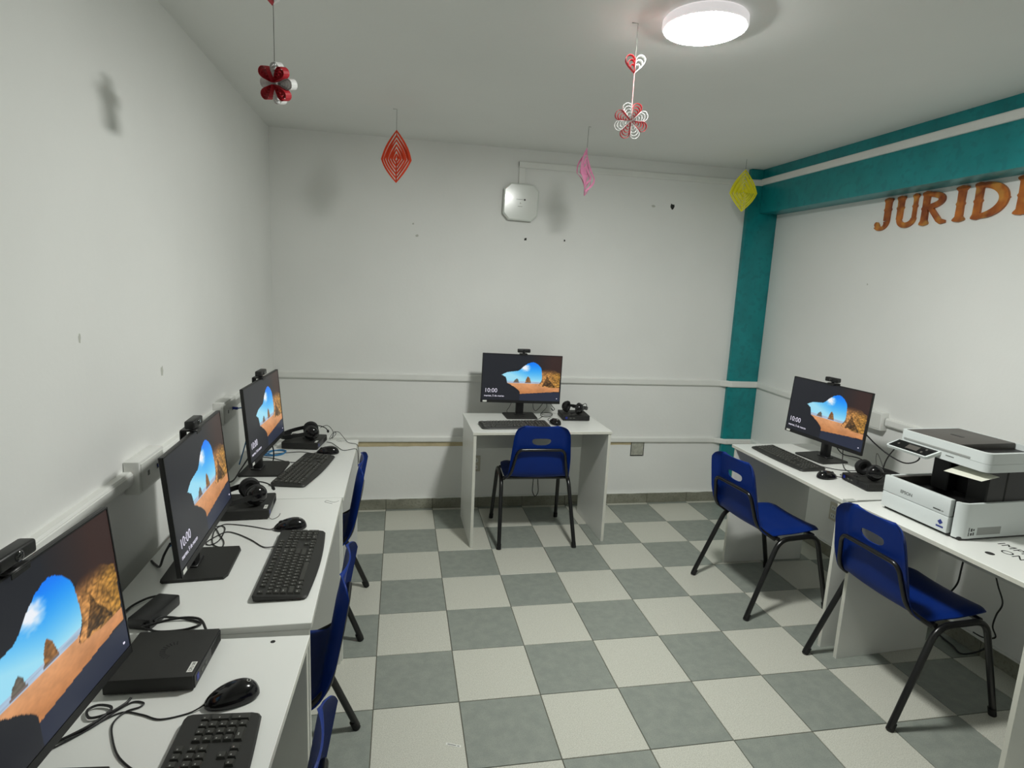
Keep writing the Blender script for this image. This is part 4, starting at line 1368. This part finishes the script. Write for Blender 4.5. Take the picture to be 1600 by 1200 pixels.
# groove along the front of the scanner, small model text
MB().rbox((-0.165, sy0 - 0.0016, 0.3080), (0.128, sy0 + 0.004, 0.3185), 0.003, 2).build('front_groove', 'printer_grey', pr)
MB().box((0.030, sy0 - 0.0007, 0.2930), (0.064, sy0 + 0.001, 0.2970)).build('model_plate', 'logo_grey', sc_o)
# tilting control panel on the front, far side
m_ = MB()
m_.prism([(-0.100, -0.056), (0.082, -0.056), (0.090, -0.050), (0.108, 0.0), (-0.088, 0.0), (-0.104, -0.048)], -0.008, 0.004)
cpo = m_.build('control_panel', 'printer_white', pr, loc=(-0.096, sy0 - 0.001, 0.300), rot=(R(30), 0, 0))
MB().prism([(-0.096, -0.051), (0.080, -0.051), (0.098, -0.003), (-0.083, -0.003)], 0.0041, 0.0052).build('panel_glass', 'black_gloss', cpo)
MB().box((-0.024, -0.040, 0.0052), (0.030, -0.014, 0.0056)).build('display', 'printer_lid', cpo)
for x, y in ((-0.065, -0.026), (0.050, -0.036), (0.058, -0.016)):
    MB().lathe([(0, 0.0058), (0.004, 0.0057), (0.005, 0.0052)], 10, Matrix.Translation((x, y, 0))).build('button', 'printer_lid', cpo)
# printed sheet resting in the output slot
ps = MB().grid(lambda a, b: (0.045 + 0.150 * a, 0.035 + 0.082 * b, 0.236 + 0.022 * b + 0.008 * a * (1 - b)), 8, 8)
po = ps.build('paper_sheet', 'paper', None)
sol = po.modifiers.new('thickness', 'SOLIDIFY')
sol.thickness = 0.0006
po.location = (PRX, PRY, PRZ)
po.rotation_euler = (0, 0, R(-90 + 2.5))
tag(po, 'white sheet of paper sticking out under the printer scanner', 'paper')


# ================================================================== letters on the right wall
def stem(mb, x0, x1, z0, z1, d, M, top=True, bot=True, s=0.055):
    zm = (z0 + z1) / 2
    L, Rr = [], []
    pts_r = []
    if bot:
        pts_r += [((x0 + x1) / 2, z0 - 0.035), (x1 + s * 0.55, z0 - 0.004), (x1 + s, z0 + 0.02), (x1 + s * 0.9, z0 + 0.06), (x1 + 0.008, z0 + 0.13)]
    else:
        pts_r += [(x1, z0)]
    pts_r += [(x1, zm - 0.06), (x1 + 0.035, zm), (x1, zm + 0.06)]
    if top:
        pts_r += [(x1 + 0.008, z1 - 0.13), (x1 + s * 0.9, z1 - 0.06), (x1 + s, z1 - 0.02), (x1 + s * 0.55, z1 + 0.004), ((x0 + x1) / 2, z1 + 0.035)]
    else:
        pts_r += [(x1, z1)]
    mid = x0 + x1
    pts_l = [(mid - x, z) for x, z in reversed(pts_r)]
    if bot and pts_l[-1] == pts_r[0] or abs(pts_l[-1][0] - pts_r[0][0]) < 1e-6:
        pts_l = pts_l[:-1]
    if abs(pts_l[0][0] - pts_r[-1][0]) < 1e-6:
        pts_l = pts_l[1:]
    mb.prism([(x, z) for x, z in pts_r + pts_l], 0.0, d, M)


def arc_band(mb, cx, cz, rx, rz, a0, a1, w0, w1, d, M, n=22):
    """thick elliptical arc; width varies from w0 at its ends to w1 in the middle"""
    o, i_ = [], []
    for k in range(n + 1):
        t = k / n
        a = R(a0 + (a1 - a0) * t)
        wd = w0 + (w1 - w0) * math.sin(PI * t)
        c, s = math.cos(a), math.sin(a)
        o.append((cx + (rx + wd / 2) * c, cz + (rz + wd / 2) * s))
        i_.append((cx + (rx - wd / 2) * c, cz + (rz - wd / 2) * s))
    vs = []
    for z in (0, d):
        vs += [(x, y, z) for x, y in o] + [(x, y, z) for x, y in i_]
    m = n + 1
    fs = []
    for k in range(n):
        fs += [(k, k + 1, m + k + 1, m + k), (2 * m + k, 3 * m + k, 3 * m + k + 1, 2 * m + k + 1), (k, 2 * m + k, 2 * m + k + 1, k + 1), (m + k, m + k + 1, 3 * m + k + 1, 3 * m + k)]
    fs += [(0, m, 3 * m, 2 * m), (n, 2 * m + n, 3 * m + n, m + n)]
    mb.add(vs, fs, M)


def letter(ch, word, y0, width, z0, z1, gl):
    H = z1 - z0
    o = MB()
    Mx = None
    d = 0.012
    W = width / H
    if ch == 'J':
        stem(o, W - 0.33, W - 0.10, 0.28, 1.0, d, Mx, True, False)
        arc_band(o, W - 0.425, 0.235, 0.21, 0.20, 8, -150, 0.23, 0.12, d * 0.98, Mx)
        o.prism([(W - 0.62 + 0.085 * math.cos(a), 0.185 + 0.085 * math.sin(a)) for a in [2 * PI * k / 16 for k in range(16)]], 0, d * 0.99)
    elif ch == 'U':
        stem(o, 0.06, 0.27, 0.28, 1.0, d, Mx, True, False)
        stem(o, W - 0.22, W - 0.10, 0.28, 1.0, d * 0.97, Mx, True, False)
        cx = (0.165 + W - 0.16) / 2
        arc_band(o, cx, 0.28, (W - 0.16 - 0.165) / 2, 0.21, 180, 360, 0.17, 0.17, d * 0.985, Mx)
    elif ch == 'R':
        stem(o, 0.07, 0.28, 0.0, 1.0, d, Mx)
        arc_band(o, 0.24, 0.73, W - 0.50, 0.19, -90, 90, 0.13, 0.22, d * 0.985, Mx)
        o.prism([(0.26, 0.50), (0.44, 0.52), (W - 0.22, 0.14), (W - 0.05, 0.08), (W - 0.04, 0.0), (W - 0.22, -0.03), (W - 0.36, 0.06)], 0, d * 0.97)
    elif ch == 'I':
        c = W / 2
        stem(o, c - 0.11, c + 0.11, 0.0, 1.0, d, Mx, s=0.09)
    elif ch == 'D':
        stem(o, 0.07, 0.28, 0.0, 1.0, d, Mx)
        arc_band(o, 0.26, 0.5, W - 0.42, 0.435, -90, 90, 0.13, 0.27, d * 0.985, Mx, 30)
        o.prism([(W - 0.05, 0.44), (W + 0.01, 0.5), (W - 0.05, 0.56)], 0, d * 0.97)
    for k in range(len(o.v)):
        x, z, dd = o.v[k]
        o.v[k] = (-dd - 0.0004, -x * H, z * H)
    ob_ = o.build('wall_letter', 'copper_letter', None, loc=(XR, y0, z0))
    tag(ob_, gl, 'letter', 'copper-coloured letters on the right wall')
    return ob_


letter('J', 0, -0.935, 0.132, 2.030, 2.198, 'copper-brown letter J on the right wall, first of the word')
letter('U', 0, -1.090, 0.150, 2.030, 2.198, 'copper-brown letter U on the right wall between the J and the R')
letter('R', 0, -1.252, 0.165, 2.034, 2.200, 'copper-brown letter R on the right wall')
letter('I', 0, -1.437, 0.090, 2.036, 2.200, 'copper-brown letter I on the right wall between the R and the D')
letter('D', 0, -1.545, 0.180, 2.038, 2.202, 'wide copper-brown letter D on the right wall')
letter('I', 0, -1.735, 0.095, 2.040, 2.204, 'copper-brown letter at the picture edge right of the D')


# ================================================================== hanging paper decorations
def make_spinner(name, label, loc, rz, height, width, m, string, group='hanging paper spinners', rings=6, twist=0.0, sw=0.0100):
    """nested pointed paper loops hung from the ceiling; loc is the top of the paper"""
    s = thing(name, label, 'decoration', loc, rz, group)
    for k in range(rings):
        f = 1 - k / (rings + 0.2)
        h_, w_ = height * f, width * f
        cz = -height * 0.56 + (0.02 * height) * k / rings
        side = 1 if k % 2 else -1
        pts = []
        n = 28
        for i in range(n + 1):
            t = i / n
            a = 2 * PI * t
            # pointed at top and bottom, rounded at the flanks
            tri = 1 - abs(((t * 4) % 4) / 2 - 1) if False else 0.0
            q4 = t * 4
            # kite: long upper edges, shorter lower ones, slightly bowed
            if q4 < 1:
                e, sgn, upper = q4, 1, True
            elif q4 < 2:
                e, sgn, upper = 2 - q4, 1, False
            elif q4 < 3:
                e, sgn, upper = q4 - 2, -1, False
            else:
                e, sgn, upper = 4 - q4, -1, True
            bow = (0.17 if upper else 0.13) * math.sin(PI * e)
            z = (1 - e) if upper else -(1 - e)
            px = sgn * (w_ / 2) * min(1.0, e + bow)
            pz = cz + (h_ * 0.56 if upper else h_ * 0.44) * z
            dep = (0.010 + 0.034 * f * (1 if k % 2 else 0.45)) * (-z if z < 0 else -0.6 * z) * (1 - abs(z)) * 2.4
            py = -dep - twist * px * side * 0.5
            pts.append(Vector((px, py, pz)))
        pts = pts[:-1]
        # strip lies in the paper plane: offset inwards
        vs, fs = [], []
        c0 = Vector((0, 0, cz))
        th = 0.0004
        for p in pts:
            inw = Vector((-p.x, 0, (cz - p.z) * 0.62))
            if inw.length < 1e-6:
                inw = Vector((0, 0, 1))
            inw.normalize()
            q = p + inw * min(sw, 0.46 * w_) * (1.25 if p.z > cz else 1.0)
            q.y += 0.003 * side
            for v in (p, q):
                vs += [v + Vector((0, th, 0)), v - Vector((0, th, 0))]
        m_n = len(pts)
        for i in range(m_n):
            o, q = i * 4, ((i + 1) % m_n) * 4
            fs += [(o, o + 2, q + 2, q), (o + 1, q + 1, q + 3, o + 3), (o, q, q + 1, o + 1), (o + 2, o + 3, q + 3, q + 2)]
        MB().add(vs, fs).build('paper_loop', m, s)
    # spine strips joining the loops
    MB().box((-0.0035, -0.0006, -height * 0.985), (0.0035, 0.0006, -height * 0.60)).build('paper_spine', m, s)
    MB().prism([(-0.004, -0.04), (0.004, -0.04), (0.0008, 0.0), (-0.0008, 0.0)], -0.0005, 0.0005, Matrix.Rotation(R(90), 4, 'X')).build('paper_tip', m, s)
    MB().tube([(0, 0, 0)] + [(p[0], p[1], p[2]) for p in string], 0.0009, 5).build('string', 'thread', s)
    return s


make_spinner('paper_spinner', 'orange paper spinner hanging from the ceiling left of the octagonal box', (0.052, -0.636, 2.415), R(-8), 0.275, 0.165, 'paper_orange', [(0, 0, 0.103), (-0.02, 0, 0.1035)])
make_spinner('paper_spinner', 'pink paper spinner hanging near the octagonal box', (1.108, -0.672, 2.405), R(38), 0.265, 0.150, 'paper_pink', [(0.004, 0, 0.113), (0.024, 0, 0.1135)], twist=0.5, sw=0.0115)
make_spinner('paper_spinner', 'yellow paper spinner hanging by the top of the teal column', (2.345, -0.262, 2.452), R(-20), 0.275, 0.180, 'paper_yellow', [(0, 0, 0.066)], rings=7, sw=0.0100)


def teardrop(L, wd, n=20):
    """closed loop from the origin outward along +X"""
    pts = []
    for i in range(n):
        t = i / n
        a = 2 * PI * t
        x = L * 0.5 * (1 - math.cos(a))
        y = wd * math.sin(a) * (0.5 * (1 - math.cos(a))) ** 0.8
        pts.append((x, y, 0))
    return pts


def loop_strip(mb, pts, depth, M):
    """upright paper strip along a closed loop (depth across the flower's plane)"""
    n = len(pts)
    vs, fs = [], []
    for p in pts:
        vs += [(p[0], p[1], -depth / 2), (p[0], p[1], depth / 2), (p[0] * 0.985, p[1] * 0.97, depth / 2), (p[0] * 0.985, p[1] * 0.97, -depth / 2)]
    for i in range(n):
        o, q = i * 4, ((i + 1) % n) * 4
        for k in range(4):
            l = (k + 1) % 4
            fs.append((o + k, q + k, q + l, o + l))
    mb.add(vs, fs, M)


def make_flower(label, centre, rz, rad, start, heart_z, thread_m, top_z, tilt_deg, first_red=True, heart_rot=0.0, dep=0.013, back=0.0):
    f = thing('paper_flower', label, 'decoration', centre, group='red and white paper flowers on strings', rot=(0, 0, rz))
    # flower plane: local XZ, normal local Y
    base = Matrix.Rotation(R(90 + tilt_deg), 4, 'X')
    for k in range(8):
        m = 'paper_red' if (k % 2 == 0) == first_red else 'paper_white'
        mb = MB()
        M = base @ Matrix.Rotation(R(start + 45 * k), 4, 'Z')
        off = back if m == 'paper_white' else 0.0
        for q in (1.0, 0.82, 0.64, 0.46, 0.28):
            loop_strip(mb, [(x + 0.004, y, z) for x, y, z in teardrop(rad * q, rad * 0.42 * q)], dep, M @ Matrix.Translation((0, 0, off)))
        mb.build('petal', m, f)
    hz = heart_z - centre[2]
    hr = rad * 0.62
    for sx, m in ((-1, 'paper_red'), (1, 'paper_white')):
        mb = MB()
        M = Matrix.Translation((0, 0, hz - hr * 0.75)) @ Matrix.Rotation(heart_rot, 4, 'Z') @ Matrix.Rotation(R(90), 4, 'X') @ Matrix.Rotation(R(90 - sx * 24), 4, 'Z')
        for q in (1.0, 0.74, 0.48):
            loop_strip(mb, teardrop(hr * 1.75 * q, hr * 0.66 * q), dep, M)
        mb.build('heart_half', m, f)
    MB().tube([(0, 0, 0.002), (0, 0, hz - hr * 0.75)], 0.0009, 5).build('string', thread_m, f)
    MB().tube([(0, 0, hz + hr * 0.35), (0, 0, top_z - centre[2] - 0.001), (-0.02, 0, top_z - centre[2] - 0.0008)], 0.0009, 5).build('string', 'thread', f)
    return f


make_flower('red paper flower and heart on a string near the left wall', (-0.288, -2.080, 2.182), R(-30), 0.053, 38, 2.42, 'thread', ZC, 16, heart_rot=0.9, dep=0.026, back=-0.016)
make_flower('white and red paper flower and heart on a string beside the ceiling lamp', (0.862, -1.978, 2.207), R(-8), 0.056, 22.5, 2.388, 'thread_pink', ZC, 8, first_red=False, dep=0.016)

# ================================================================== bits on the floor
fl = MB().box((-0.028, -0.005, 0.0004), (0.028, 0.005, 0.0009)).build('label_strip', 'sticker', None, loc=(0.289, -2.197, 0), rot=(0, 0, R(-22)))
tag(fl, 'tiny white printed label strip lying on a light floor tile', 'label')
pm = MB().box((-0.022, -0.0014, 0.0009), (0.010, 0.0014, 0.0011))
pm.box((0.014, -0.0014, 0.0009), (0.022, 0.0014, 0.0011))
pm.build('printed_line', 'print_grey', fl)

# the dim picture and text surfaces need no direct light sampling; the lamp's diffuser keeps it
for nm in ('screen_picture', 'text_white', 'led_blue', 'lamp_rim'):
    MATS[nm].cycles.emission_sampling = 'NONE'
